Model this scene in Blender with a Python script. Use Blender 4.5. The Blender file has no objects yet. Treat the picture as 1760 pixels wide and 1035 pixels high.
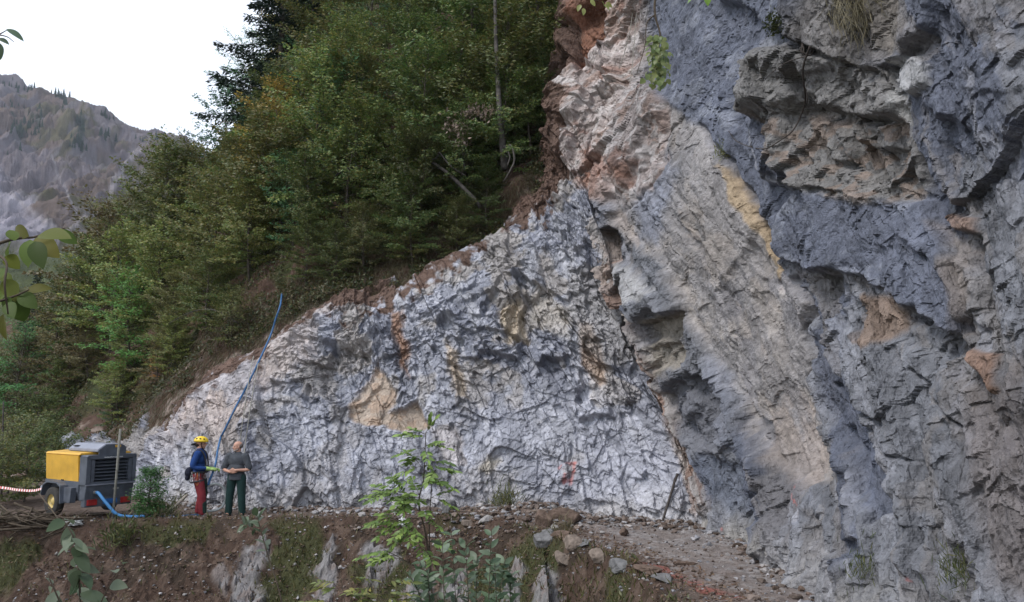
import bpy, bmesh, math, random
import numpy as np
from mathutils import Vector, Matrix

# ------------------------------------------------------------------ scene, camera, sky, sun, exposure
scene = bpy.context.scene
col = scene.collection
F_PX, CX, CY, CAMZ = 1381.0, 880.0, 517.5, 2.46
PITCH = math.radians(7.53)

cam_data = bpy.data.cameras.new("camera")
cam = bpy.data.objects.new("camera", cam_data)
col.objects.link(cam)
cam_data.sensor_width = 36.0
cam_data.lens = 36.0 * F_PX / 1760.0
cam_data.clip_start = 0.05
cam_data.clip_end = 20000.0
cam.location = (0, 0, CAMZ)
cam.rotation_euler = (math.pi / 2 + PITCH, 0, 0)
scene.camera = cam

SUN_DIR = Vector((-0.55, -0.38, 0.78)).normalized()
world = bpy.data.worlds.new("World")
scene.world = world
world.use_nodes = True
wt = world.node_tree
bg = wt.nodes["Background"]
sky = wt.nodes.new("ShaderNodeTexSky")
sky.sky_type = 'NISHITA'
sky.sun_disc = False
sky.sun_elevation = math.asin(SUN_DIR.z)
sky.sun_rotation = math.atan2(SUN_DIR.x, SUN_DIR.y)
sky.dust_density = 2.5
sky.air_density = 1.2
# thin bright cloud veil over the blue
tc = wt.nodes.new("ShaderNodeTexCoord")
cn = wt.nodes.new("ShaderNodeTexNoise")
cn.inputs["Scale"].default_value = 1.7
cn.inputs["Detail"].default_value = 6
wt.links.new(tc.outputs["Generated"], cn.inputs["Vector"])
cr = wt.nodes.new("ShaderNodeMapRange")
cr.inputs[1].default_value = 0.35; cr.inputs[2].default_value = 0.6
cr.inputs[3].default_value = 0.45; cr.inputs[4].default_value = 0.9
wt.links.new(cn.outputs["Fac"], cr.inputs[0])
mx = wt.nodes.new("ShaderNodeMix"); mx.data_type = 'RGBA'
wt.links.new(cr.outputs[0], mx.inputs[0])
wt.links.new(sky.outputs[0], mx.inputs[6])
mx.inputs[7].default_value = (8.3, 8.9, 10.0, 1)
wt.links.new(mx.outputs[2], bg.inputs["Color"])
bg.inputs["Strength"].default_value = 0.1

sun_data = bpy.data.lights.new("sun", 'SUN')
sun_data.energy = 1.3
sun_data.angle = math.radians(16)
sun_data.color = (1.0, 0.97, 0.94)
sun = bpy.data.objects.new("sun", sun_data)
col.objects.link(sun)
sun.rotation_euler = SUN_DIR.to_track_quat('Z', 'Y').to_euler()

scene.view_settings.view_transform = 'Standard'
scene.view_settings.look = 'None'
scene.view_settings.exposure = 0.85
scene.view_settings.gamma = 1.0

# ------------------------------------------------------------------ helpers: projection
CP, SP = math.cos(PITCH), math.sin(PITCH)
def at(px, py, Y):
    """world point seen at photo pixel (px,py) at forward distance Y"""
    a = (px - CX) / F_PX; b = (CY - py) / F_PX
    dy = CP - b * SP; dz = SP + b * CP
    k = Y / dy
    return np.array([a * k, Y, CAMZ + dz * k])
def at_z(px, Y, z):
    """world point at forward distance Y, height z, in the photo column px"""
    depth = Y * CP + (z - CAMZ) * SP
    return np.array([(px - CX) / F_PX * depth, Y, z])
def project(P):
    P = np.asarray(P, dtype=np.float64)
    x, y, z = P[..., 0], P[..., 1], P[..., 2] - CAMZ
    d = np.maximum(y * CP + z * SP, 0.05); v = -y * SP + z * CP
    return CX + F_PX * x / d, CY - F_PX * v / d

# ------------------------------------------------------------------ helpers: noise
def h2(ix, iy, seed):
    n = (ix.astype(np.int64) * 374761393 + iy.astype(np.int64) * 668265263 + seed * 974126177).astype(np.uint32)
    n = (n ^ (n >> np.uint32(13))) * np.uint32(1274126177)
    n = (n ^ (n >> np.uint32(15))) * np.uint32(2246822519)
    n = n ^ (n >> np.uint32(16))
    return (n & np.uint32(0xffffff)).astype(np.float32) / np.float32(0x1000000)
def vn(x, y, seed=0):
    fx = np.floor(x); fy = np.floor(y)
    ix = fx.astype(np.int64); iy = fy.astype(np.int64)
    u = (x - fx).astype(np.float32); v = (y - fy).astype(np.float32)
    u = u * u * u * (u * (u * 6 - 15) + 10); v = v * v * v * (v * (v * 6 - 15) + 10)
    a = h2(ix, iy, seed); b = h2(ix + 1, iy, seed); c = h2(ix, iy + 1, seed); d = h2(ix + 1, iy + 1, seed)
    return a + (b - a) * u + (c - a) * v + (a - b - c + d) * u * v
def fbm(x, y, seed=0, octaves=4, gain=0.5):
    """0..1-ish, mean .5"""
    s = 0; a = 1.0; t = 0
    for o in range(octaves):
        s = s + a * vn(x * (2 ** o) + 17.3 * o, y * (2 ** o) - 9.1 * o, seed + o); t += a; a *= gain
    return s / t
def facets(x, y, seed, off=0.6, tilt=1.0, curv=0.5, sign=1):
    """angular fracture facets: envelope of random planes, one per jittered cell -> (height, cell random)"""
    fx = np.floor(x).astype(np.int64); fy = np.floor(y).astype(np.int64)
    best = np.full(x.shape, -1e9, np.float32); bid = np.zeros(x.shape, np.float32)
    for dx in (-1, 0, 1):
        for dy in (-1, 0, 1):
            cx = fx + dx; cy = fy + dy
            px = (x - cx - h2(cx, cy, seed)).astype(np.float32); py = (y - cy - h2(cx, cy, seed + 1)).astype(np.float32)
            r = h2(cx, cy, seed + 2)
            val = off * (r - 0.5) + tilt * ((h2(cx, cy, seed + 3) - 0.5) * px + (h2(cx, cy, seed + 4) - 0.5) * py) - curv * (px * px + py * py)
            m = val > best
            best = np.where(m, val, best); bid = np.where(m, h2(cx, cy, seed + 5), bid)
    return sign * best, bid
def chips(x, y, seed, off=0.65, tilt=0.9, bias=(0.3, 0.55)):
    """broken blocks: every jittered cell is a tilted plane that ends in a step, most of them facing down the dip"""
    fx = np.floor(x).astype(np.int64); fy = np.floor(y).astype(np.int64)
    bd = np.full(x.shape, 1e9, np.float32); bh = np.zeros(x.shape, np.float32); bid = np.zeros(x.shape, np.float32)
    for dx in (-1, 0, 1):
        for dy in (-1, 0, 1):
            cx = fx + dx; cy = fy + dy
            px = (x - cx - h2(cx, cy, seed)).astype(np.float32); py = (y - cy - h2(cx, cy, seed + 1)).astype(np.float32)
            d = np.maximum(np.abs(px + .35 * py), np.abs(py - .25 * px)) * (0.75 + 0.5 * h2(cx, cy, seed + 6)) + 0.35 * np.abs(px - .4 * py)
            m = d < bd
            h = off * (h2(cx, cy, seed + 2) - .5) + ((h2(cx, cy, seed + 3) - .5) * 2 * tilt + bias[0]) * px + ((h2(cx, cy, seed + 4) - .5) * 2 * tilt + bias[1]) * py
            bd = np.where(m, d, bd); bh = np.where(m, h, bh); bid = np.where(m, h2(cx, cy, seed + 5), bid)
    return bh, bid
def sstep(a, b, x):
    t = np.clip((x - a) / (b - a), 0, 1); return t * t * (3 - 2 * t)
def poly_sd(px, py, poly):
    """signed distance in px, positive inside"""
    P = np.asarray(poly, float); n = len(P)
    d2 = np.full(px.shape, 1e18); inside = np.zeros(px.shape, bool)
    for i in range(n):
        ax, ay = P[i]; bx, by = P[(i + 1) % n]
        ex, ey = bx - ax, by - ay
        wx, wy = px - ax, py - ay
        t = np.clip((wx * ex + wy * ey) / (ex * ex + ey * ey + 1e-12), 0, 1)
        d2 = np.minimum(d2, (wx - t * ex) ** 2 + (wy - t * ey) ** 2)
        if ay != by:
            c = ((ay > py) != (by > py)) & (px < ex * (py - ay) / ey + ax)
            inside ^= c
    d = np.sqrt(d2)
    return np.where(inside, d, -d)
def line_d(px, py, pts):
    d2 = np.full(px.shape, 1e18)
    for (ax, ay), (bx, by) in zip(pts[:-1], pts[1:]):
        ex, ey = bx - ax, by - ay
        t = np.clip(((px - ax) * ex + (py - ay) * ey) / (ex * ex + ey * ey + 1e-12), 0, 1)
        d2 = np.minimum(d2, (px - ax - t * ex) ** 2 + (py - ay - t * ey) ** 2)
    return np.sqrt(d2)

# ------------------------------------------------------------------ helpers: objects
def tag(o, label=None, cat=None, group=None, kind=None):
    if label: o["label"] = label
    if cat: o["category"] = cat
    if group: o["group"] = group
    if kind: o["kind"] = kind
    return o
def empty(name, loc=(0, 0, 0), rz=0.0):
    o = bpy.data.objects.new(name, None); col.objects.link(o)
    o.location = loc; o.rotation_euler = (0, 0, rz); o.empty_display_size = 0.2
    return o
def link(name, me, mat=None, parent=None):
    o = bpy.data.objects.new(name, me); col.objects.link(o)
    if mat is not None and len(me.materials) == 0: me.materials.append(mat)
    if parent is not None: o.parent = parent
    return o
def np_mesh(name, V, Q, C=None, smooth=False):
    """mesh from numpy verts and faces (all quads or all tris), optional per-vertex colour"""
    V = np.ascontiguousarray(V, np.float32); Q = np.ascontiguousarray(Q, np.int32)
    me = bpy.data.meshes.new(name); k = Q.shape[1]
    me.vertices.add(len(V)); me.vertices.foreach_set("co", V.ravel())
    me.loops.add(Q.size); me.loops.foreach_set("vertex_index", Q.ravel())
    me.polygons.add(len(Q)); me.polygons.foreach_set("loop_start", np.arange(0, Q.size, k, dtype=np.int32))
    me.polygons.foreach_set("use_smooth", np.full(len(Q), smooth, bool))
    if C is not None:
        C = np.asarray(C, np.float32)
        if C.shape[1] == 3: C = np.concatenate([C, np.ones((len(C), 1), np.float32)], 1)
        a = me.color_attributes.new("Col", 'FLOAT_COLOR', 'POINT'); a.data.foreach_set("color", np.ascontiguousarray(C).ravel())
    me.update(calc_edges=True); me.validate()
    return me
def grid_quads(nu, nv):
    i = np.arange((nu - 1) * (nv - 1)); u = i // (nv - 1); v = i % (nv - 1)
    a = u * nv + v
    return np.stack([a, a + nv, a + nv + 1, a + 1], 1)
class MB:
    """collects tubes, boxes and rings, built as ONE mesh"""
    def __init__(s): s.V = []; s.Fc = []; s.n = 0
    def add(s, V, Fs):
        s.V.append(np.asarray(V, float)); s.Fc += [tuple(i + s.n for i in f) for f in Fs]; s.n += len(V)
    def box(s, c, d, rz=0.0, taper=None):
        x, y, z = [k / 2 for k in d]
        V = np.array([(-x, -y, -z), (x, -y, -z), (x, y, -z), (-x, y, -z), (-x, -y, z), (x, -y, z), (x, y, z), (-x, y, z)])
        if taper: V[:4, :2] *= taper
        c_, s_ = math.cos(rz), math.sin(rz)
        V = np.stack([V[:, 0] * c_ - V[:, 1] * s_, V[:, 0] * s_ + V[:, 1] * c_, V[:, 2]], 1) + np.array(c)
        s.add(V, [(0, 3, 2, 1), (4, 5, 6, 7), (0, 1, 5, 4), (1, 2, 6, 5), (2, 3, 7, 6), (3, 0, 4, 7)])
    def prism(s, prof, axis, a, b):
        """profile of 2D points swept along an axis from a to b (axis 'x': prof is (y,z); 'y': prof is (x,z))"""
        n = len(prof); V = []
        for t in (a, b):
            for p, q in prof: V.append((t, p, q) if axis == 'x' else (p, t, q) if axis == 'y' else (p, q, t))
        Fs = [tuple(range(n))[::-1], tuple(range(n, 2 * n))] + [(i, (i + 1) % n, n + (i + 1) % n, n + i) for i in range(n)]
        s.add(V, Fs)
    def tube(s, pts, rad, n=8, caps=True):
        P = np.asarray(pts, float); m = len(P)
        R = np.full(m, rad, float) if np.isscalar(rad) else np.asarray(rad, float)
        T = np.gradient(P, axis=0); T /= np.linalg.norm(T, axis=1)[:, None] + 1e-9
        up = np.array([0, 0, 1.0]) if abs(T[0][2]) < 0.9 else np.array([1.0, 0, 0])
        V = []
        A = np.cross(T[0], up); A /= np.linalg.norm(A)
        for i in range(m):
            A = A - T[i] * A.dot(T[i]); A /= np.linalg.norm(A) + 1e-9
            B = np.cross(T[i], A)
            for k in range(n):
                w = 2 * math.pi * k / n
                V.append(P[i] + R[i] * (math.cos(w) * A + math.sin(w) * B))
        Fs = [(i * n + k, i * n + (k + 1) % n, (i + 1) * n + (k + 1) % n, (i + 1) * n + k) for i in range(m - 1) for k in range(n)]
        if caps: Fs += [tuple(range(n))[::-1], tuple(range((m - 1) * n, m * n))]
        s.add(V, Fs)
    def lathe(s, prof, c, axis='y', n=24):
        """profile (r, h) turned round an axis through c"""
        m = len(prof); V = []
        for k in range(n):
            w = 2 * math.pi * k / n
            for r, h in prof:
                a, b = r * math.cos(w), r * math.sin(w)
                V.append((c[0] + a, c[1] + h, c[2] + b) if axis == 'y' else (c[0] + a, c[1] + b, c[2] + h) if axis == 'z' else (c[0] + h, c[1] + a, c[2] + b))
        Fs = [(k * m + j, k * m + j + 1, ((k + 1) % n) * m + j + 1, ((k + 1) % n) * m + j) for k in range(n) for j in range(m - 1)]
        s.add(V, Fs)
    def mesh(s, name, smooth=False, bevel=0.0, seg=2):
        me = bpy.data.meshes.new(name)
        V = np.concatenate(s.V)
        me.from_pydata([tuple(v) for v in V], [], s.Fc); me.update()
        bm = bmesh.new(); bm.from_mesh(me)
        bmesh.ops.recalc_face_normals(bm, faces=bm.faces)
        if bevel > 0:
            es = [e for e in bm.edges if len(e.link_faces) == 2 and e.calc_face_angle(0) > 0.5]
            bmesh.ops.bevel(bm, geom=es, offset=bevel, segments=seg, affect='EDGES', clamp_overlap=True)
        bm.to_mesh(me); bm.free()
        for p in me.polygons: p.use_smooth = smooth
        return me
    def build(s, name, mat, parent=None, smooth=False, bevel=0.0, seg=2):
        return link(name, s.mesh(name, smooth, bevel, seg), mat, parent)
def smooth_path(pts, n=12):
    """Catmull-Rom through points"""
    P = [np.asarray(p, float) for p in pts]; P = [2 * P[0] - P[1]] + P + [2 * P[-1] - P[-2]]
    out = []
    for i in range(1, len(P) - 2):
        for k in range(n):
            t = k / n
            out.append(0.5 * (2 * P[i] + (P[i + 1] - P[i - 1]) * t + (2 * P[i - 1] - 5 * P[i] + 4 * P[i + 1] - P[i + 2]) * t * t + (3 * P[i] - P[i - 1] - 3 * P[i + 1] + P[i + 2]) * t ** 3))
    out.append(P[-2]); return np.array(out)

# ------------------------------------------------------------------ helpers: materials
def new_mat(name):
    m = bpy.data.materials.new(name); m.use_nodes = True
    return m, m.node_tree, m.node_tree.nodes["Principled BSDF"]
def attr_mat(name, rough=0.9, spec=0.2, nscale=8.0, namp=0.25, bscale=30.0, bstr=0.4, bdist=0.02):
    """rock / soil: colour from the mesh, broken up by fine noise, with a fine bump"""
    m, nt, b = new_mat(name)
    a = nt.nodes.new("ShaderNodeAttribute"); a.attribute_name = "Col"
    g = nt.nodes.new("ShaderNodeNewGeometry")
    n1 = nt.nodes.new("ShaderNodeTexNoise"); n1.inputs["Scale"].default_value = nscale; n1.inputs["Detail"].default_value = 8; n1.inputs["Roughness"].default_value = 0.7
    nt.links.new(g.outputs["Position"], n1.inputs["Vector"])
    mr = nt.nodes.new("ShaderNodeMapRange"); mr.inputs[1].default_value = 0.25; mr.inputs[2].default_value = 0.75
    mr.inputs[3].default_value = 1 - namp; mr.inputs[4].default_value = 1 + namp
    nt.links.new(n1.outputs["Fac"], mr.inputs[0])
    mm = nt.nodes.new("ShaderNodeVectorMath"); mm.operation = 'SCALE'
    nt.links.new(a.outputs["Color"], mm.inputs[0]); nt.links.new(mr.outputs[0], mm.inputs["Scale"])
    nt.links.new(mm.outputs[0], b.inputs["Base Color"])
    n2 = nt.nodes.new("ShaderNodeTexNoise"); n2.inputs["Scale"].default_value = bscale; n2.inputs["Detail"].default_value = 8; n2.inputs["Roughness"].default_value = 0.75
    nt.links.new(g.outputs["Position"], n2.inputs["Vector"])
    bp = nt.nodes.new("ShaderNodeBump"); bp.inputs["Strength"].default_value = bstr; bp.inputs["Distance"].default_value = bdist
    nt.links.new(n2.outputs["Fac"], bp.inputs["Height"]); nt.links.new(bp.outputs["Normal"], b.inputs["Normal"])
    b.inputs["Roughness"].default_value = rough; b.inputs["Specular IOR Level"].default_value = spec
    return m
def chip_bump(m, layers):  # the mesh colour's alpha tells how broken the stone is
    """angular chipped relief: fractal Voronoi cells, stretched along the dip"""
    nt = m.node_tree; b = nt.nodes["Principled BSDF"]; prev = b.inputs["Normal"].links[0].from_socket
    g = nt.nodes.new("ShaderNodeNewGeometry"); mp = nt.nodes.new("ShaderNodeMapping"); mp.inputs["Rotation"].default_value = (0, math.radians(20), 0); mp.inputs["Scale"].default_value = (1, 1, .6)
    nt.links.new(g.outputs["Position"], mp.inputs["Vector"])
    wn = nt.nodes.new("ShaderNodeTexNoise"); wn.inputs["Scale"].default_value = 3; wn.inputs["Detail"].default_value = 4
    nt.links.new(mp.outputs[0], wn.inputs["Vector"])
    ad = nt.nodes.new("ShaderNodeVectorMath"); ad.operation = 'MULTIPLY_ADD'; ad.inputs[1].default_value = (.12, .12, .12)
    nt.links.new(wn.outputs["Color"], ad.inputs[0]); nt.links.new(mp.outputs[0], ad.inputs[2])
    for sc_, dist, st in layers:
        v = nt.nodes.new("ShaderNodeTexVoronoi"); v.distance = 'MANHATTAN'; v.inputs["Scale"].default_value = sc_
        v.inputs["Detail"].default_value = 2; v.inputs["Roughness"].default_value = .6; v.inputs["Lacunarity"].default_value = 2.3
        nt.links.new(ad.outputs[0], v.inputs["Vector"])
        bp = nt.nodes.new("ShaderNodeBump"); bp.inputs["Distance"].default_value = dist
        ml = nt.nodes.new("ShaderNodeMath"); ml.operation = 'MULTIPLY'; ml.inputs[1].default_value = st
        nt.links.new([n for n in nt.nodes if n.type == 'ATTRIBUTE'][0].outputs["Alpha"], ml.inputs[0]); nt.links.new(ml.outputs[0], bp.inputs["Strength"])
        nt.links.new(v.outputs["Distance"], bp.inputs["Height"]); nt.links.new(prev, bp.inputs["Normal"]); prev = bp.outputs["Normal"]
    nt.links.new(prev, b.inputs["Normal"])
def paint_mat(name, rgb, rough=0.5, metal=0.0, namp=0.12, nscale=6.0, spec=0.4, bump=0.0, bscale=60.0):
    m, nt, b = new_mat(name)
    t = nt.nodes.new("ShaderNodeTexCoord"); n = nt.nodes.new("ShaderNodeTexNoise")
    n.inputs["Scale"].default_value = nscale; n.inputs["Detail"].default_value = 5
    nt.links.new(t.outputs["Object"], n.inputs["Vector"])
    r = nt.nodes.new("ShaderNodeValToRGB")
    r.color_ramp.elements[0].position = 0.3; r.color_ramp.elements[1].position = 0.7
    r.color_ramp.elements[0].color = [c * (1 - namp) for c in rgb] + [1]; r.color_ramp.elements[1].color = [min(1, c * (1 + namp)) for c in rgb] + [1]
    nt.links.new(n.outputs["Fac"], r.inputs[0]); nt.links.new(r.outputs[0], b.inputs["Base Color"])
    mr = nt.nodes.new("ShaderNodeMapRange"); mr.inputs[3].default_value = max(0, rough - 0.1); mr.inputs[4].default_value = min(1, rough + 0.15)
    nt.links.new(n.outputs["Fac"], mr.inputs[0]); nt.links.new(mr.outputs[0], b.inputs["Roughness"])
    b.inputs["Metallic"].default_value = metal; b.inputs["Specular IOR Level"].default_value = spec
    if bump:
        n2 = nt.nodes.new("ShaderNodeTexNoise"); n2.inputs["Scale"].default_value = bscale; n2.inputs["Detail"].default_value = 4
        nt.links.new(t.outputs["Object"], n2.inputs["Vector"])
        bp = nt.nodes.new("ShaderNodeBump"); bp.inputs["Strength"].default_value = bump; bp.inputs["Distance"].default_value = 0.02
        nt.links.new(n2.outputs["Fac"], bp.inputs["Height"]); nt.links.new(bp.outputs["Normal"], b.inputs["Normal"])
    return m
def leaf_mat(name, trans=0.3, rough=0.5, spec=0.35):
    """leaf colour from the mesh times the object's own tint"""
    m, nt, b = new_mat(name)
    a = nt.nodes.new("ShaderNodeAttribute"); a.attribute_name = "Col"
    oi = nt.nodes.new("ShaderNodeObjectInfo")
    mu = nt.nodes.new("ShaderNodeVectorMath"); mu.operation = 'MULTIPLY'
    nt.links.new(a.outputs["Color"], mu.inputs[0]); nt.links.new(oi.outputs["Color"], mu.inputs[1])
    nt.links.new(mu.outputs[0], b.inputs["Base Color"])
    b.inputs["Roughness"].default_value = rough; b.inputs["Specular IOR Level"].default_value = spec
    tr = nt.nodes.new("ShaderNodeBsdfTranslucent"); nt.links.new(mu.outputs[0], tr.inputs["Color"])
    ms = nt.nodes.new("ShaderNodeMixShader"); ms.inputs[0].default_value = trans
    out = nt.nodes["Material Output"]
    nt.links.new(b.outputs[0], ms.inputs[1]); nt.links.new(tr.outputs[0], ms.inputs[2]); nt.links.new(ms.outputs[0], out.inputs["Surface"])
    return m
M_ROCK = attr_mat("rock", rough=0.88, spec=0.25, nscale=6.0, namp=0.32, bscale=26.0, bstr=0.7, bdist=0.018)
chip_bump(M_ROCK, ((2.6, .09, .48), (7.0, .04, .5)))
M_SOIL = attr_mat("soil", rough=0.95, spec=0.1, nscale=7.0, namp=0.4, bscale=22.0, bstr=0.8, bdist=0.05)
M_FAR = attr_mat("mountain_ground", rough=1.0, spec=0.0, nscale=0.06, namp=0.35, bscale=0.15, bstr=0.6, bdist=6.0)
M_LEAF = leaf_mat("leaf", 0.3, 0.45, 0.4)
M_NEEDLE = leaf_mat("needles", 0.1, 0.6, 0.2)
M_BARK = paint_mat("bark", (0.10, 0.085, 0.07), 0.95, namp=0.45, nscale=14, spec=0.1, bump=0.6, bscale=40)
M_TWIG = paint_mat("twig", (0.075, 0.06, 0.045), 0.9, namp=0.35, nscale=20, spec=0.1)

# ================================================================== SETTING
# ------------------------------------------------------------------ the cliff: a control net in the place, refined and fractured
def net_surface(cols, NU, NV, wu, wv, blur_u, blur_v):
    """cols: list of columns of 3D points -> fine grid (NU,NV,3), bilinear with smoothing; wu, wv = cumulative weights"""
    C = np.array(cols, float)                                # (nu, nv, 3)
    wu = np.asarray(wu, float); wv = np.asarray(wv, float)
    fu = np.interp(np.linspace(wu[0], wu[-1], NU), wu, np.arange(len(wu)))
    fv = np.interp(np.linspace(wv[0], wv[-1], NV), wv, np.arange(len(wv)))
    iu = np.minimum(fu.astype(int), len(wu) - 2); tu = (fu - iu)[:, None, None]
    iv = np.minimum(fv.astype(int), len(wv) - 2); tv = (fv - iv)[None, :, None]
    A = C[iu] * (1 - tu) + C[iu + 1] * tu                    # (NU, nv, 3)
    S = A[:, iv] * (1 - tv) + A[:, iv + 1] * tv
    def blur(S, r, ax):
        if r < 1: return S
        pad = [(0, 0)] * 3; pad[ax] = (r, r)
        Q = np.pad(S, pad, mode='reflect', reflect_type='odd')
        c = np.cumsum(Q, axis=ax); z = np.zeros_like(np.take(c, [0], ax)); c = np.concatenate([z, c], ax)
        n = S.shape[ax]; w = 2 * r + 1
        return (np.take(c, np.arange(w, w + n), ax) - np.take(c, np.arange(0, n), ax)) / w
    for _ in range(2):
        S = blur(S, blur_u, 0); S = blur(S, blur_v, 1)
    return S
def grid_normals(S):
    N = np.cross(np.gradient(S, axis=0), np.gradient(S, axis=1))
    return N / (np.linalg.norm(N, axis=2, keepdims=True) + 1e-9)

def ccol(b, pts, back=None):
    c = [at_z(b[0], b[1], -0.45)] + [at(*p) for p in pts]
    if back is not None:
        e = c[-1]
        c += [e + np.array([back * 0.4, 1.2, 0.25]), e + np.array([back * 0.8, 3.4, 0.4])]
    return c
CL = [
    ccol((90, 30.0), [(100, 800, 31), (110, 785, 31.5), (120, 772, 32), (130, 760, 33)], -0.5),
    ccol((165, 25.8), [(178, 812, 26.3), (190, 790, 27), (200, 770, 27.6), (212, 748, 28.4)], -0.5),
    ccol((237, 22.6), [(246, 806, 23), (260, 766, 23.6), (280, 728, 24.2), (308, 690, 25)], -0.3),
    ccol((298, 21.2), [(312, 812, 21.4), (326, 760, 21.8), (340, 710, 22.4), (362, 650, 23.2)], 0),
    ccol((400, 20.5), [(405, 805, 20.7), (415, 740, 21), (430, 675, 21.5), (462, 603, 22.5)], 0),
    ccol((520, 20.3), [(525, 785, 20.4), (535, 700, 20.7), (550, 610, 21.2), (570, 522, 22.2)], 0),
    ccol((680, 20.2), [(685, 775, 20.2), (690, 685, 20.5), (695, 590, 21.1), (700, 507, 22.0)], 0),
    ccol((840, 19.9), [(840, 765, 19.9), (840, 655, 20.3), (840, 540, 21.0), (838, 438, 22.2)], 0),
    ccol((985, 19.2), [(978, 755, 19.4), (962, 620, 19.9), (950, 485, 20.8), (938, 372, 22.2), (940, 290, 23.6), (945, 240, 25.4)]),
    ccol((1110, 18.5), [(1085, 755, 18.9), (1055, 605, 19.5), (1025, 455, 20.4), (995, 330, 21.6), (975, 170, 23.2), (985, -60, 25.2)]),
    ccol((1215, 17.75), [(1180, 760, 18.4), (1120, 605, 19.2), (1070, 460, 20.1), (1042, 338, 20.9), (1070, 150, 22.4), (1062, -120, 24.2)]),
    ccol((1248, 17.0), [(1212, 760, 17.9), (1150, 600, 18.6), (1090, 455, 19.3), (1062, 335, 20.0), (1135, 150, 20.6), (1112, -140, 21.6)]),
    ccol((1280, 16.3), [(1245, 765, 16.9), (1185, 590, 17.4), (1120, 440, 18.1), (1090, 325, 18.7), (1152, 130, 18.2), (1140, -160, 18.8)]),
    ccol((1340, 14.3), [(1305, 770, 14.9), (1260, 585, 15.4), (1205, 410, 16.0), (1165, 290, 16.6), (1195, 110, 16.6), (1180, -180, 17.1)]),
    ccol((1422, 11.95), [(1405, 775, 12.5), (1370, 570, 12.9), (1320, 390, 13.4), (1285, 260, 13.8), (1285, 80, 14.0), (1270, -200, 14.6)]),
    ccol((1512, 9.9), [(1512, 800, 10.2), (1490, 600, 10.5), (1450, 400, 10.9), (1425, 250, 11.2), (1410, 60, 11.4), (1395, -220, 12.0)]),
    ccol((1640, 8.3), [(1648, 840, 8.45), (1640, 620, 8.6), (1612, 400, 8.9), (1590, 240, 9.1), (1575, 40, 9.3), (1560, -260, 9.9)]),
    ccol((1800, 7.0), [(1812, 890, 7.1), (1802, 650, 7.2), (1782, 400, 7.4), (1765, 220, 7.6), (1750, 20, 7.8), (1735, -300, 8.4)]),
    ccol((2060, 5.6), [(2080, 980, 5.65), (2070, 700, 5.7), (2050, 400, 5.9), (2030, 190, 6.1), (2010, -20, 6.3), (1990, -360, 6.8)]),
    ccol((2600, 4.0), [(2620, 1100, 4.0), (2600, 760, 4.05), (2580, 400, 4.2), (2550, 130, 4.35), (2520, -120, 4.5), (2500, -500, 4.9)]),
]
NU, NV = 1340, 720
WU = [0, 70, 145, 210, 315, 430, 585, 740, 885, 1010, 1105, 1140, 1175, 1240, 1330, 1430, 1560, 1720, 1860, 1960]
WV = [0, 110, 235, 370, 480, 630, 760]
BASE = net_surface(CL, NU, NV, WU, WV, 9, 12)
BN = grid_normals(BASE)
# make the normals point to the camera side
if (BN[500, 200] @ (np.array([0, 0, CAMZ]) - BASE[500, 200])) < 0: BN = -BN
PX, PY = project(BASE)
ds = np.linalg.norm(np.diff(BASE[:, NV // 3], axis=0), axis=1)
S1 = np.concatenate([[0], np.cumsum(ds)])[:, None] + np.zeros((1, NV))
T1 = np.concatenate([np.zeros((NU, 1)), np.cumsum(np.linalg.norm(np.diff(BASE, axis=1), axis=2), axis=1)], 1)
# slow warp so that nothing runs on straight lines
W1 = fbm(S1 * 0.5, T1 * 0.5, 5, 4) - 0.5; W2 = fbm(S1 * 0.5, T1 * 0.5, 15, 4) - 0.5
wq1 = fbm(S1 * 2.2, T1 * 2.2, 25, 4) - 0.5; wq2 = fbm(S1 * 2.2, T1 * 2.2, 35, 4) - 0.5
QX = PX + W1 * 22 + wq1 * 22; QY = PY + W2 * 22 + wq2 * 22          # ragged outlines for the features
sx, tz = S1 + W1 * 0.9 + wq1 * 0.2, T1 + W2 * 0.9 + wq2 * 0.2
AC = sx * 0.93 + tz * 0.36; AL = sx * 0.36 - tz * 0.93               # across / along the dipping beds
w1_ = (fbm(S1 * 0.35, T1 * 0.35, 45, 2) - .5) * 0.8; w2_ = (fbm(S1 * 0.35, T1 * 0.35, 55, 2) - .5) * 0.8
FC = (S1 + w1_) * 0.93 + (T1 + w2_) * 0.36; FL = (S1 + w1_) * 0.36 - (T1 + w2_) * 0.93      # the same, nearly straight: breaks run straight

RIGHT = sstep(1120, 1150, WU_U := np.linspace(0, WU[-1], NU))[:, None] + np.zeros((1, NV))   # the old wall, right of the fault
def region(poly, w=10, x=None, y=None):
    x = QX if x is None else x; y = QY if y is None else y
    P = np.array(poly, float); m = (x > P[:, 0].min() - 2 * w) & (x < P[:, 0].max() + 2 * w) & (y > P[:, 1].min() - 2 * w) & (y < P[:, 1].max() + 2 * w)
    out = np.zeros(x.shape, np.float32)
    out[m] = sstep(-w, w, poly_sd(x[m], y[m], poly)); return out

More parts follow.
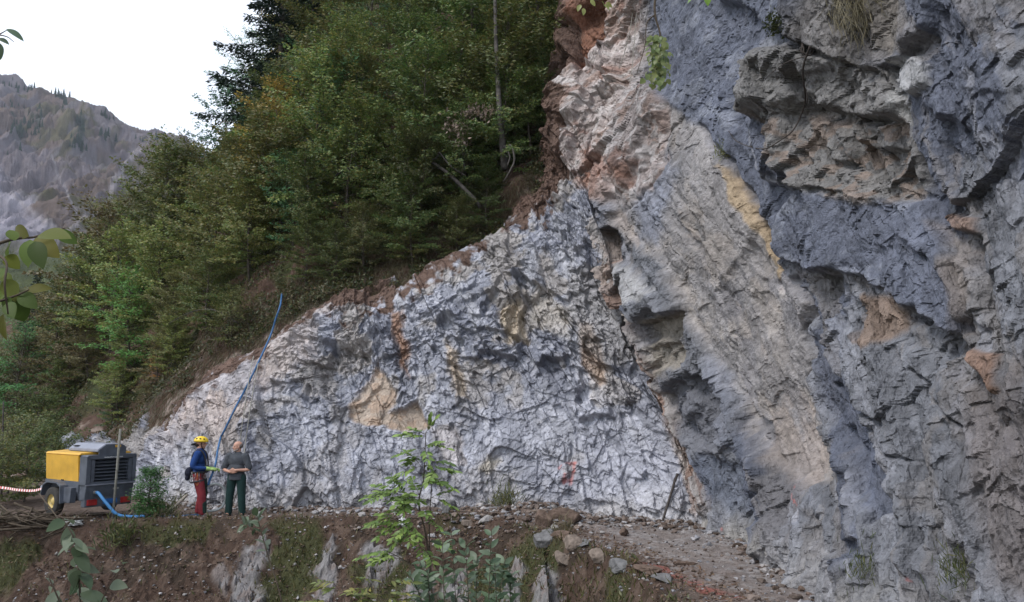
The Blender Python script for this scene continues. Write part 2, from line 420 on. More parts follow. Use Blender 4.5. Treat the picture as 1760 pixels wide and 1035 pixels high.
TAN_SLAB = [(1062, 345), (1100, 300), (1165, 190), (1205, 225), (1290, 350), (1340, 465), (1385, 490), (1392, 640), (1415, 720), (1440, 830), (1400, 840), (1330, 770), (1265, 650), (1205, 540), (1150, 450), (1085, 400)]
BLUE_TOP = [(1140, -200), (1420, -200), (1400, 60), (1330, 110), (1305, 180), (1290, 250), (1345, 330), (1335, 440), (1285, 345), (1205, 225), (1160, 185), (1138, 100)]
GULLY = [(945, 300), (960, 170), (980, 90), (1000, -200), (1120, -200), (1140, 150), (1165, 190), (1130, 320), (1060, 350), (1010, 335), (990, 320)]
BLUE_SLAB = [(1330, 330), (1335, 440), (1411, 462), (1467, 468), (1504, 483), (1560, 508), (1584, 536), (1652, 580), (1672, 560), (1650, 470), (1620, 395), (1600, 340), (1500, 330), (1400, 322)]
BLUE_LOW = [(1390, 560), (1450, 600), (1500, 700), (1560, 800), (1590, 880), (1540, 900), (1470, 760), (1420, 690)]
BLOCKS = [(1300, 200), (1318, 110), (1345, 85), (1430, 90), (1555, 120), (1560, 200), (1600, 260), (1580, 330), (1480, 345), (1385, 325), (1345, 280), (1335, 215)]
FAULT = [(1046, 385), (1078, 440), (1108, 500), (1158, 610), (1208, 740), (1256, 880), (1210, 885), (1150, 740), (1100, 600), (1064, 500)]
rg_slab, rg_blue, rg_gully, rg_bslab, rg_blow, rg_blocks, rg_fault = [region(p, 9) for p in (TAN_SLAB, BLUE_TOP, GULLY, BLUE_SLAB, BLUE_LOW, BLOCKS, FAULT)]
rg_left = region([(150, 1000), (230, 850), (300, 690), (470, 560), (500, 640), (440, 700), (415, 800), (400, 900)], 30)
rg_tanp = region([(600, 705), (632, 662), (655, 622), (677, 668), (672, 705), (718, 690), (742, 735), (700, 742), (650, 730), (600, 722)], 5)

NEARK = np.clip(BASE[..., 1] / 14, .5, 1)
rough = 1.0 - 0.80 * np.clip(rg_slab + rg_blue * 0.8 + rg_bslab * 0.75 + rg_blow * 0.7, 0, 1) - 0.7 * rg_tanp
rough = rough * (1 - 0.25 * RIGHT) + 0.35 * rg_blocks
rough = rough * (1 - 0.4 * rg_left)
low = sstep(4.2, 2.0, T1) * (1 - RIGHT) * sstep(430, 520, PX)           # the lower blasted face is smoother, streaked
rough = rough * (1 - 0.30 * low)

D = np.zeros((NU, NV), np.float32)
D += (fbm(S1 * 0.28, T1 * 0.28, 101, 3) - 0.5) * 0.75 * (1 - 0.5 * rg_slab)
DS = np.zeros((NU, NV), np.float32)          # what ends in steps
cellv = np.zeros((NU, NV), np.float32)
for (scl, amp, seed, sgn, stretch, cw) in ((1.9, 0.40, 200, 1, 1.5, .25), (0.85, 0.17, 210, 1, 1.7, .3), (0.42, 0.10, 220, 1, 1.6, .4), (0.21, 0.06, 230, -1, 1.5, .35), (0.105, 0.03, 240, 1, 1.4, .25)):
    h, cid = facets(FC / scl, FL / (scl * stretch), seed, 0.75, 1.7, 0.18, sgn)
    D += h * amp * 0.92 * rough * (NEARK if scl > .8 else 1) * (1 - .45 * low) * (1 + RIGHT * (.1 if scl > 1 else .75))
    cellv += (cid - 0.5) * cw
for (scl, amp, seed, stretch, cw) in ((2.3, 0.26, 255, 1.7, .2), (1.05, 0.19, 260, 1.7, .3), (0.50, 0.135, 270, 1.5, .4), (0.25, 0.088, 280, 1.4, .5), (0.125, 0.050, 290, 1.4, .5)):
    wa = (fbm(S1 / scl * 1.4, T1 / scl * 1.4, seed + 7, 2) - .5) * .12
    h, cid = chips(FC / scl + wa, FL / (scl * stretch) - wa, seed)
    pat = 0.35 + 0.95 * sstep(.38, .6, fbm(S1 * .55 / scl ** .5, T1 * .55 / scl ** .5, seed + 9, 3))
    DS += h * amp * rough * pat * (NEARK if scl > .8 else 1) * (1 - RIGHT * (0.25 if scl > .8 else 0.75)) * (1 - low * (.35 if scl > .4 else .1)) * (1 - .85 * rg_slab) * (1 - .3 * rg_gully)
    cellv += (cid - 0.5) * cw
fb = AC / 0.16; fbf = fb - np.floor(fb)
DS += rg_fault * ((fbf - 0.5) * 0.15 + 0.12)
# ---- named features: plates that stand out, hollows that run in
PL = [
    ([(1225, -300), (1240, 5), (1300, 20), (1345, 52), (1401, 74), (1440, 92), (1480, 112), (1527, 122), (1560, 110), (1600, 88), (1640, 60), (1660, 0), (1690, -400)], 0.45, 4),
    ([(1298, 205), (1312, 110), (1345, 85), (1400, 92), (1455, 110), (1540, 130), (1560, 180), (1545, 205), (1458, 196), (1452, 186), (1365, 181), (1342, 184)], 0.30, 3),
    ([(1306, 207), (1345, 190), (1455, 192), (1560, 212), (1575, 255), (1540, 300), (1480, 322), (1390, 312), (1350, 275)], -0.30, 6),
    ([(1553, 104), (1575, 98), (1632, 112), (1630, 150), (1600, 168), (1562, 150)], 0.26, 3),
    ([(1400, 215), (1440, 205), (1462, 240), (1455, 280), (1420, 270)], 0.28, 4),
    ([(1470, 205), (1530, 215), (1545, 258), (1500, 252), (1478, 240)], 0.30, 4),
    ([(1380, 290), (1420, 278), (1470, 300), (1470, 332), (1400, 318)], 0.30, 4),
    ([(1330, 370), (1346, 434), (1411, 462), (1467, 468), (1504, 483), (1560, 508), (1584, 536), (1652, 580), (1668, 540), (1650, 450), (1610, 390), (1590, 345), (1480, 330), (1380, 330)], 0.34, 3),
    ([(1405, 466), (1500, 488), (1580, 540), (1650, 584), (1690, 620), (1735, 690), (1720, 700), (1650, 640), (1570, 590), (1490, 560), (1420, 520)], -0.16, 8),
    ([(1573, 535), (1590, 530), (1602, 552), (1585, 562)], -0.35, 4),
    ([(1655, 560), (1672, 555), (1680, 577), (1660, 577)], -0.35, 4),
    ([(1722, 695), (1742, 690), (1748, 712), (1728, 720)], -0.3, 4),
    ([(1360, 480), (1375, 470), (1385, 495), (1370, 497)], -0.3, 3),
    ([(1625, 372), (1640, 366), (1690, 372), (1695, 398), (1660, 400), (1640, 392)], 0.22, 3),
    ([(1690, 600), (1738, 606), (1748, 670), (1740, 685), (1712, 655)], 0.2, 3),
    ([(1550, 395), (1700, 470), (1720, 560), (1690, 560), (1640, 470)], 0.12, 4),
    ([(1145, 540), (1160, 525), (1196, 532), (1198, 575), (1150, 580)], -0.28, 3),
    ([(1070, 450), (1112, 455), (1160, 492), (1196, 532), (1146, 549), (1118, 515)], 0.34, 3),
    ([(1155, 592), (1200, 580), (1214, 600), (1208, 622), (1164, 628)], -0.22, 3),
    ([(1178, 672), (1222, 632), (1262, 690), (1278, 765), (1240, 765), (1200, 720)], -0.42, 6),
    ([(1195, 700), (1215, 668), (1232, 690), (1215, 720)], 0.22, 4),
    ([(1240, 770), (1310, 800), (1340, 880), (1290, 895), (1245, 840)], -0.18, 6),
    ([(978, 40), (1052, -10), (1058, 85), (1010, 135), (985, 110)], -0.9, 6),
    ([(960, 195), (985, 150), (1020, 190), (1010, 235), (975, 225)], 0.30, 4),
    ([(950, 232), (975, 225), (1005, 275), (990, 300), (962, 268)], 0.32, 4),
    ([(1020, 120), (1062, 90), (1075, 110), (1045, 150)], 0.30, 4),
    ([(1075, 120), (1095, 100), (1100, 175), (1080, 180)], 0.30, 3),
    ([(556, 560), (590, 528), (650, 538), (656, 578), (620, 606), (556, 606)], 0.26, 3),
    ([(545, 612), (660, 600), (648, 640), (600, 700), (560, 690)], -0.22, 8),
    ([(576, 695), (632, 655), (648, 625), (660, 640), (628, 690), (580, 712)], 0.10, 3),
    ([(600, 705), (632, 662), (655, 622), (677, 668), (672, 705), (718, 690), (742, 735), (700, 742), (650, 730), (600, 722)], -0.12, 4),
    ([(868, 545), (905, 530), (915, 590), (890, 610), (870, 580)], -0.22, 4),
    ([(905, 440), (925, 430), (945, 500), (930, 530), (905, 520)], 0.18, 3),
    ([(985, 700), (1040, 680), (1055, 715), (1000, 725)], 0.22, 4),
    ([(1455, 730), (1480, 735), (1500, 775), (1470, 785)], -0.22, 4),
    ([(1430, 1010), (1480, 960), (1540, 965), (1560, 1100), (1440, 1100)], 0.20, 5),
    ([(1600, 955), (1622, 945), (1650, 985), (1640, 1000), (1610, 985)], 0.16, 4),
    ([(1345, 905), (1380, 890), (1410, 935), (1400, 965), (1350, 950)], 0.25, 5),
    ([(1560, 835), (1590, 820), (1600, 850), (1570, 860)], 0.14, 3),
]
for poly, off, w in PL:
    DS += region(poly, w, PX + wq1 * 18 + W1 * 10, PY + wq2 * 18 + W2 * 10) * off * (0.62 if min(q[0] for q in poly) > 1200 else 0.9)
# deep open joints
for pts, wd, dp in (([(1042, 340), (1060, 420), (1085, 500)], 4, .25), ([(1160, 190), (1150, 260), (1120, 330), (1090, 350)], 4, .1), ([(1205, 225), (1290, 345), (1340, 460)], 4, .2), ([(1195, 535), (1225, 620), (1270, 700), (1300, 760)], 4, .22), ([(1385, 495), (1395, 600), (1390, 700)], 5, .2), ([(1455, 510), (1480, 560), (1490, 600)], 3, .12), ([(1450, 660), (1500, 700), (1560, 730)], 4, .15), ([(670, 560), (690, 620), (700, 660)], 3, .12), ([(1690, 410), (1700, 520)], 7, .22), ([(780, 740), (800, 790)], 3, .1), ([(1420, 500), (1440, 570)], 3, .12), ([(1500, 700), (1560, 770), (1640, 820)], 3, .1), ([(1590, 640), (1680, 740), (1700, 830)], 3, .12), ([(1320, 880), (1360, 830), (1350, 780)], 4, .15)):
    dd = line_d(QX, QY, pts); D -= np.exp(-(dd / wd) ** 2) * dp
def blur2(A, r):
    for ax in (0, 1):
        pad = [(0, 0), (0, 0)]; pad[ax] = (r, r); c = np.cumsum(np.pad(A.astype(np.float64), pad, mode='edge'), axis=ax)
        c = np.concatenate([np.zeros_like(np.take(c, [0], ax)), c], ax); n = A.shape[ax]; w = 2 * r + 1
        A = (np.take(c, np.arange(w, w + n), ax) - np.take(c, np.arange(0, n), ax)) / w
    return A
soft = blur2(blur2(DS, 2), 1)                     # chipped arrises rather than razor steps, softer on the weathered old wall
D += soft * RIGHT + (blur2(DS, 1) * .4 + DS * .6) * (1 - RIGHT)
sl = np.clip(rg_slab, 0, 1); D = D * (1 - sl) + blur2(D, 1) * sl
bx_, by_ = AC + .25 * W2, AL - .2 * W1
for q_, a_, sd_ in ((1.1, .16, 410), (.46, .085, 420), (.2, .04, 430), (.09, .018, 440)):
    h, cid = facets(bx_ / q_ + .3 * wq1 / q_, by_ / (q_ * 1.5) + .3 * wq2 / q_, sd_, .8, 1.7, .2, 1 if sd_ != 420 else -1); D += h * a_ * .78 * sl; cellv += (cid - .5) * .35 * sl
D -= sl * sstep(.60, .72, fbm(AC * 1.6, AL * .5, 450, 5, .62)) * .07
h, _ = facets(FC / .13, FL / .75, 298, .8, 1.5, .25); D += h * .075 * low * sstep(.35, .6, fbm(S1 * .7, T1 * .7, 299, 3))
D += (fbm(S1 * 5, T1 * 5, 71, 5, 0.62) - 0.5) * 0.10 * (0.25 + 0.75 * rough + .35 * np.clip(rg_slab, 0, 1)) * (1 - .45 * RIGHT)
# karst pitting and runnels of the old grey wall
pit = fbm(S1 * 3.4, T1 * 1.5, 81, 5, 0.6)
D -= sstep(0.54, 0.70, pit) * 0.05 * RIGHT * (1 - rg_slab * 0.7)
h, cid = chips(AC / .19, AL / .26, 296, .7, 1.0); D += h * .030 * RIGHT * (1 - rg_slab) * sstep(.42, .58, fbm(S1 * 1.1, T1 * 1.1, 297, 3)); cellv += (cid - .5) * .3 * RIGHT
VF = np.linspace(0, 1, NV)[None, :]; D = D * (1 - .45 * sstep(.50, .63, VF) * sstep(1000, 900, PX))          # the rim of the blasted face is worn and earth-covered
CLIFF = BASE + BN * D[..., None]

# ---- rock colours (the stone's own)
def c3(*c): return np.array(c, np.float32)
COLR = np.zeros((NU, NV, 3), np.float32) + c3(0.245, 0.252, 0.285)
def lay(c, m): 
    global COLR
    m = np.clip(m, 0, 1)[..., None]; COLR = COLR * (1 - m) + c3(*c) * m
streak = fbm(AC * 2.6, AL * 0.45, 301, 5, .6); blot = fbm(S1 * 0.8, T1 * 0.8, 311, 5, .6); fine = fbm(S1 * 4, T1 * 4, 321, 4, .6) + .05 * cellv; fac = cellv; blot = blot + .07 * cellv
lay((0.15, 0.157, 0.187), sstep(0.48, 0.60, blot) * 0.75 * (1 - low))                # darker blue-grey fresh breaks
lay((0.14, 0.145, 0.17), sstep(0.12, 0.42, fac) * 0.7 * (1 - low * 0.6))
lay((0.38, 0.385, 0.415), sstep(0.51, 0.62, fine + 0.25 * (streak - .5)) * 0.55)      # crushed pale powder
lay((0.43, 0.43, 0.445), sstep(0.55, 0.66, streak) * 0.40)
lay((0.30, 0.265, 0.22), sstep(0.56, 0.64, fbm(S1 * .9, T1 * .9, 331, 4)) * 0.55)    # weathered tan joints
lay((0.335, 0.34, 0.375), low * 0.5); lay((0.19, 0.196, 0.225), low * sstep(0.5, 0.6, fbm(AC * 3, AL * 0.9, 341, 4)) * 0.6)
lay((0.36, 0.31, 0.285), rg_left * (0.45 + 0.55 * sstep(0.42, 0.55, blot)) * sstep(1.2, 3.2, T1))
lay((0.37, 0.33, 0.31), region([(460, 640), (480, 580), (570, 510), (610, 520), (560, 570), (545, 630)], 14) * 0.8)
lay((0.32, 0.265, 0.215), rg_tanp); lay((0.31, 0.215, 0.15), rg_tanp * sstep(0.5, 0.6, fine) * 0.5)
for poly, c, m in (([(672, 545), (690, 542), (706, 600), (704, 645), (688, 610)], (0.27, 0.15, 0.085), .8), ([(868, 548), (900, 530), (912, 585), (890, 605)], (0.36, 0.30, 0.22), .9),
                   ([(1000, 575), (1020, 570), (1048, 665), (1025, 675), (1000, 640)], (0.31, 0.23, 0.17), .8), ([(780, 600), (800, 605), (812, 690), (795, 690)], (0.31, 0.24, 0.16), .7),
                   ([(905, 500), (990, 540), (985, 600), (920, 560)], (0.38, 0.35, 0.31), .6), ([(840, 780), (865, 790), (850, 815), (830, 805)], (0.36, 0.32, 0.25), .7), ([(740, 740), (790, 740), (805, 800), (760, 790)], (0.33, 0.29, 0.26), .5),
                   ([(908, 435), (925, 430), (942, 500), (920, 520)], (0.29, 0.295, 0.32), .9), ([(985, 575), (1000, 470), (1080, 480), (1100, 620), (1040, 640)], (0.24, 0.225, 0.21), .6)):
    lay(c, region(poly, 6) * m)
# the old wall
lay((0.195, 0.197, 0.21), RIGHT)
old = fbm(AC * 1.1, AL * 0.4, 351, 5, .6); old2 = fbm(AC * 0.55, AL * 0.3, 361, 4, .55) + .07 * cellv; old = old + .06 * cellv
lay((0.12, 0.13, 0.165), RIGHT * sstep(0.47, 0.54, old2) * 0.85)
lay((0.21, 0.19, 0.175), RIGHT * sstep(0.53, 0.59, old) * 0.6)
lay((0.30, 0.30, 0.32), RIGHT * sstep(0.54, 0.66, fbm(AC * 3, AL * 1.0, 371, 5, .6)) * 0.6)
lay((0.18, 0.145, 0.125), RIGHT * region([(1680, 660), (1850, 620), (1850, 1050), (1740, 1000), (1700, 860)], 30) * 0.6)
lay((0.30, 0.266, 0.236), rg_slab * (0.55 + .4 * sstep(.40, .55, blot))); lay((0.32, 0.262, 0.222), rg_slab * sstep(0.48, 0.58, old) * 0.5); lay((0.225, 0.215, 0.215), rg_slab * sstep(0.5, 0.62, fbm(S1 * .9, T1 * .5, 405, 5, .6)) * 0.6)
lay((0.21, 0.22, 0.255), region([(1245, 610), (1270, 640), (1310, 760), (1290, 770), (1245, 690)], 10) * 0.7)
lay((0.20, 0.215, 0.26), region([(1100, 330), (1150, 260), (1170, 300), (1140, 420), (1105, 400)], 12) * 0.7)
lay((0.135, 0.145, 0.18), np.maximum(rg_blue, rg_bslab) * 0.95); lay((0.12, 0.13, 0.165), rg_blow * 0.8)
lay((0.235, 0.245, 0.28), np.maximum(rg_blue, rg_bslab) * sstep(0.56, 0.68, fbm(S1 * 2.0, T1 * 2.6, 381, 5, .65)) * 0.8)
lay((0.38, 0.38, 0.40), region([(1290, 90), (1330, 60), (1400, 90), (1330, 110), (1310, 170), (1290, 240)], 14) * 0.6)
lay((0.215, 0.202, 0.185), rg_blocks * 0.85); lay((0.26, 0.20, 0.16), rg_blocks * sstep(0.5, 0.6, fine) * region([(1300, 200), (1560, 210), (1580, 340), (1380, 340)], 15) * 0.8)
lay((0.42, 0.41, 0.40), region([(1553, 104), (1575, 98), (1632, 112), (1630, 150), (1600, 168), (1562, 150)], 4) * 0.9)
lay((0.40, 0.39, 0.37), region([(1545, 160), (1575, 160), (1572, 212), (1550, 200)], 4) * 0.8)
lay((0.20, 0.17, 0.13), region([(1390, 80), (1440, -20), (1560, -20), (1600, 60), (1540, 115), (1460, 105)], 20) * 0.55)
lay((0.26, 0.185, 0.135), region([(1505, 505), (1560, 510), (1575, 560), (1545, 605), (1508, 585)], 6) * 0.85)
lay((0.27, 0.17, 0.12), region([(1688, 596), (1738, 604), (1748, 672), (1738, 688), (1708, 655)], 4) * 0.9)
lay((0.28, 0.19, 0.145), region([(1625, 372), (1640, 366), (1690, 372), (1695, 398), (1660, 400)], 4) * 0.85)
lay((0.24, 0.195, 0.16), region([(1600, 380), (1690, 430), (1660, 600), (1640, 480), (1640, 430)], 10) * 0.6)
lay((0.38, 0.28, 0.17), region([(1240, 292), (1262, 308), (1308, 388), (1346, 455), (1338, 482), (1318, 440), (1300, 400), (1265, 345)], 3) * 0.85)
lay((0.34, 0.30, 0.245), region([(1145, 545), (1196, 535), (1212, 620), (1165, 640)], 6) * 0.9)
lay((0.45, 0.435, 0.42), region([(1072, 452), (1112, 456), (1160, 495), (1130, 520), (1100, 500)], 5) * 0.85)
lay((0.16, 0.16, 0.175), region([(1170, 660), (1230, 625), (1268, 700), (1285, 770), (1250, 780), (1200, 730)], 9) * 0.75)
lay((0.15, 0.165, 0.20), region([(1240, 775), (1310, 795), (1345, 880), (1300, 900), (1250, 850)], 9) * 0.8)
fcol = vn(AC / 0.13, AL * 0.8, 391)
lay((0.26, 0.20, 0.165), rg_fault * 0.8); lay((0.42, 0.39, 0.365), rg_fault * sstep(0.5, 0.7, fcol) * 0.8); lay((0.23, 0.14, 0.10), rg_fault * sstep(0.4, 0.25, fcol) * 0.6)
# red gully
lay((0.335, 0.285, 0.262), rg_gully * 0.95); lay((0.26, 0.185, 0.15), rg_gully * sstep(0.49, 0.60, blot) * 0.8); lay((0.48, 0.45, 0.43), rg_gully * sstep(0.52, 0.64, fine) * 0.6)
lay((0.20, 0.11, 0.08), rg_gully * sstep(0.56, 0.66, fbm(S1 * 1.6, T1 * 1.6, 395, 4)) * 0.7)
lay((0.17, 0.085, 0.055), region([(965, 60), (1000, -60), (1060, -60), (1062, 85), (1015, 135), (985, 120)], 12) * 0.95)
lay((0.28, 0.13, 0.08), region([(1020, 300), (1060, 280), (1090, 310), (1060, 345), (1030, 335)], 10) * 0.5)
# soil and roots at the broken upper edge of the face
edge = np.interp(QX, [300, 340, 400, 450, 500, 560, 600, 700, 760, 830, 870, 950, 985, 1010], [690, 655, 622, 598, 560, 520, 524, 508, 482, 440, 395, 372, 335, 300])
lay((0.105, 0.068, 0.052), sstep(12, -12, QY - edge - 26 * sstep(820, 520, PX) - 6 + (fine - .5) * 90) * (1 - RIGHT) * (QX < 985))
# dust where the wall meets the road
lay((0.33, 0.32, 0.315), sstep(1.1, 0.45, T1 + (blot - .5)) * 0.6)
lay((0.33, 0.30, 0.25), sstep(1.3, 0.4, T1) * RIGHT * sstep(.45, .6, blot) * 0.6)
COLR *= (1 + np.clip(cellv, -0.9, 0.9) * (0.40 - .06 * RIGHT))[..., None]
COLR *= (1 - .15 * RIGHT * (1 - rg_slab))[..., None] * np.array([.97, .99, 1.03], np.float32)
COLR *= (1 + .16 * (1 - RIGHT))[..., None] * (1 - (1 - RIGHT)[..., None] * np.array([-.02, 0, .025], np.float32))
# red spray paint on the stone
for pts, wd, k in (([(968, 806), (980, 798), (994, 796)], 3, .8), ([(992, 797), (990, 815), (988, 832)], 3, .8), ([(972, 802), (980, 814), (976, 830)], 3, .7), ([(980, 814), (992, 810)], 2.6, .7), ([(974, 828), (986, 826)], 3, .6),
                   ([(1387, 836), (1392, 846), (1396, 858)], 4.5, .95), ([(1405, 864), (1411, 872)], 2.5, .8), ([(1286, 906), (1287, 910)], 2, .7), ([(1623, 1004), (1624, 1007)], 2, .7)):
    dd = line_d(PX + wq1 * 4, PY + wq2 * 4, pts)
    lay((0.60, 0.16, 0.13), sstep(wd * 1.5, wd * 0.4, dd) * k * .55 * sstep(0.36, 0.52, fbm(S1 * 9, T1 * 9, 399, 3)))
COLR = np.clip(COLR, 0.01, 0.9)
me = np_mesh("cliff", CLIFF.reshape(-1, 3), grid_quads(NU, NV), np.concatenate([COLR, (1 - .35 * np.clip(rg_slab, 0, 1) - .3 * np.clip(rg_blue, 0, 1))[..., None]], 2).reshape(-1, 4))
cliff = tag(link("cliff", me, M_ROCK), "grey blasted limestone cliff with a tan slab and an overhanging wall above the road", "cliff", kind="structure")

def cliff_at(px, py, out=0.0):
    """point on the finished cliff seen at a photo pixel, pushed out from the stone"""
    X, Y_ = CPX, CPY
    k = np.argmin((X - px) ** 2 + (Y_ - py) ** 2); u, v = k // NV, k % NV
    return CLIFF[u, v] + BN[u, v] * out
CPX, CPY = project(CLIFF)

# ------------------------------------------------------------------ the wooded slope above the cliff
def hcol(*p): return [at(*q) for q in p]
HC = [
    hcol((-420, 830, 34), (-420, 790, 36), (-420, 760, 44), (-420, 730, 56), (-420, 700, 70), (-420, 680, 90)),
    hcol((-160, 826, 31), (-160, 780, 33), (-160, 730, 42), (-160, 680, 54), (-160, 640, 68), (-160, 620, 86)),
    hcol((20, 826, 30.5), (20, 770, 32), (20, 705, 40), (20, 640, 52), (20, 585, 66), (20, 560, 82)),
    hcol((110, 815, 30), (110, 755, 31.5), (105, 660, 38), (100, 575, 48), (95, 520, 62), (90, 490, 76)),
    hcol((180, 832, 26.6), (185, 740, 29), (180, 630, 35), (170, 525, 44), (160, 460, 56), (155, 430, 70)),
    hcol((250, 800, 24.0), (258, 712, 26), (260, 600, 31), (262, 490, 39), (262, 410, 50), (262, 370, 63)),
    hcol((322, 708, 23.6), (335, 640, 25.4), (345, 520, 30), (350, 410, 37), (355, 320, 47), (358, 280, 60)),
    hcol((400, 662, 22.9), (415, 585, 24.4), (425, 450, 28.5), (430, 330, 35), (435, 230, 44), (438, 180, 56)),
    hcol((470, 612, 22.7), (480, 535, 23.9), (488, 400, 27.6), (492, 260, 33.5), (495, 120, 42), (496, 60, 52)),
    hcol((570, 532, 22.6), (568, 500, 23.2), (562, 365, 27), (560, 200, 32.5), (560, 40, 40), (560, -60, 48)),
    hcol((700, 516, 22.4), (700, 488, 22.9), (700, 345, 26), (700, 180, 31), (700, -20, 37.5), (700, -200, 45)),
    hcol((840, 448, 22.6), (842, 412, 23.2), (845, 285, 25.8), (850, 120, 30), (855, -70, 35.5), (860, -260, 42)),
    hcol((940, 382, 22.7), (940, 322, 23.7), (935, 225, 25.6), (935, 70, 28.8), (935, -130, 33), (940, -320, 39)),
    hcol((985, 335, 23.0), (955, 270, 24.3), (950, 165, 25.8), (960, 50, 27.6), (970, -140, 31), (985, -330, 37)),
    hcol((1010, 300, 24.5), (990, 200, 25.4), (990, 95, 26.6), (1000, 0, 27.8), (1015, -160, 30.5), (1030, -340, 36)),
    hcol((1120, 250, 25.0), (1120, 120, 26), (1120, 0, 27), (1120, -100, 28.5), (1130, -220, 30.5), (1140, -360, 36)),
    hcol((1330, 150, 24.0), (1330, 0, 25), (1330, -120, 26), (1330, -220, 28), (1330, -320, 31), (1330, -430, 36)),
]
HU, HV = 420, 330
HILL = net_surface(HC, HU, HV, [0, 180, 360, 450, 530, 610, 690, 775, 850, 950, 1080, 1220, 1320, 1370, 1410, 1500, 1680], [0, 45, 190, 350, 480, 580], 6, 8)
HN = grid_normals(HILL)
if HN[200, 100, 1] > 0: HN = -HN
hs = HILL[..., 0]; ht = HILL[..., 1] + HILL[..., 2]
h1, _ = facets(hs / 0.8, ht / 0.9, 500, .6, 1.2, .4)
HD = (fbm(hs * 0.3, ht * 0.3, 510, 4) - .5) * 1.4 + h1 * 0.25 + (fbm(hs * 3, ht * 3, 520, 5, .6) - .5) * 0.30
HD *= sstep(0, 0.15, np.linspace(0, 1, HV))[None, :] * 0.8 + 0.2
HILL = HILL + HN * HD[..., None]
vv = np.linspace(0, 1, HV)[None, :] + (fbm(hs * 1.2, ht * 1.2, 530, 4) - .5) * 0.12
HCOL = np.zeros((HU, HV, 3), np.float32) + c3(0.085, 0.055, 0.042)
def hlay(c, m):
    global HCOL
    m = np.clip(m, 0, 1)[..., None]; HCOL = HCOL * (1 - m) + c3(*c) * m
hlay((0.26, 0.21, 0.18), sstep(0.60, 0.68, fbm(hs * 2.4, ht * 2.4, 540, 4)) * sstep(0.14, 0.06, vv))
hlay((0.05, 0.055, 0.025), sstep(0.10, 0.2, vv) * sstep(0.38, 0.5, fbm(hs * 0.9, ht * 0.9, 550, 4)))
hpx, hpy = project(HILL)
hlay((0.15, 0.085, 0.062), sstep(900, 960, hpx) * sstep(0.26, 0.16, vv))
hill = tag(link("hillside", np_mesh("hillside", HILL.reshape(-1, 3), grid_quads(HU, HV), HCOL.reshape(-1, 3), True), M_SOIL), kind="structure")
def hill_at(px, py):
    k = np.argmin((hpx - px) ** 2 + (hpy - py) ** 2); return HILL.reshape(-1, 3)[k].copy()

# ------------------------------------------------------------------ the ground: road shelf, bank of the gully, valley; one sheet to the horizon
EDGE = [(-60, 20.0), (-16, 17.5), (-10, 17.35), (-6.5, 17.75), (-3.2, 17.75), (-0.4, 17.1), (0.7, 16.0), (1.35, 13.9), (1.75, 12.2), (2.15, 10.2), (2.35, 8.0), (2.2, 5.0), (1.9, 2.5), (1.6, -1), (1.5, -40)]
def ground_h(x, y, detail=True):
    d = line_d(x, y, EDGE)
    inside = np.zeros(x.shape, bool)
    P = EDGE + [(200, -40), (200, 200), (-60, 200)]; n = len(P)
    for i in range(n):
        ax, ay = P[i]; bx, by = P[(i + 1) % n]
        if ay != by:
            c = ((ay > y) != (by > y)) & (x < (bx - ax) * (y - ay) / (by - ay) + ax); inside ^= c
    sd = np.where(inside, d, -d)
    wob = (fbm(x * 0.7, y * 0.7, 601, 4) - .5)
    sd = sd + wob * 0.7
    drop = np.maximum(-sd, 0)
    z = -4.2 * (1 - np.exp(-drop * 0.85 / 4.2))
    # old wall side of the road falls more steeply
    z = np.where((x > 0.6) & (sd < 0), -4.2 * (1 - np.exp(-drop * 1.6 / 4.2)), z)
    z = z + 0.10 * np.exp(-((sd - 0.25) / 0.5) ** 2) * (x < 2.4)             # low berm of rubble at the lip
    # heap at the middle of the lip
    z = z + 0.35 * np.exp(-(((x - 0.75) / 1.0) ** 2 + ((y - 17.6) / 0.55) ** 2)) + 0.25 * np.exp(-(((x + 0.6) / 1.3) ** 2 + ((y - 18.1) / 0.6) ** 2))
    # knoll on which the photographer stands
    r = np.sqrt(x ** 2 + (y + 1.0) ** 2)
    z = np.maximum(z, 0.86 - 0.55 * np.maximum(r - 0.8, 0)) * (y < 8) + z * (y >= 8)
    # the valley falls away far to the left, then the land stays low
    far = sstep(16, 60, -x); z = z * (1 - far) + far * (-10 - 8 * sstep(60, 300, -x))
    back = sstep(34, 60, y); z = z * (1 - back) + back * np.minimum(z, -14)
    fr = sstep(10, 60, -y); z = z * (1 - fr) + fr * -9
    rt = sstep(14, 40, x); z = z * (1 - rt) + rt * -14
    if detail:
        bank = sstep(0.05, 0.5, drop)
        h, _ = facets(x / 0.55, y / 0.55, 620, .7, 1.3, .45)
        k = np.clip(1 - far - back, 0, 1)
        z = z + k * ((fbm(x * 1.6, y * 1.6, 611, 5, .6) - .5) * (0.10 + 0.42 * bank) + h * 0.16 * bank + (fbm(x * 9, y * 9, 613, 4, .6) - .5) * (0.045 + 0.08 * bank))
    return z, sd
def axis_pts(a, b, step, lo, hi, grow=1.18):
    m = list(np.arange(a, b, step)); s = step; L = []
    p = a
    while p > lo: s *= grow; p -= s; L.append(p)
    R = []; p = m[-1]; s = step
    while p < hi: s *= grow; p += s; R.append(p)
    return np.array(L[::-1] + m + R)
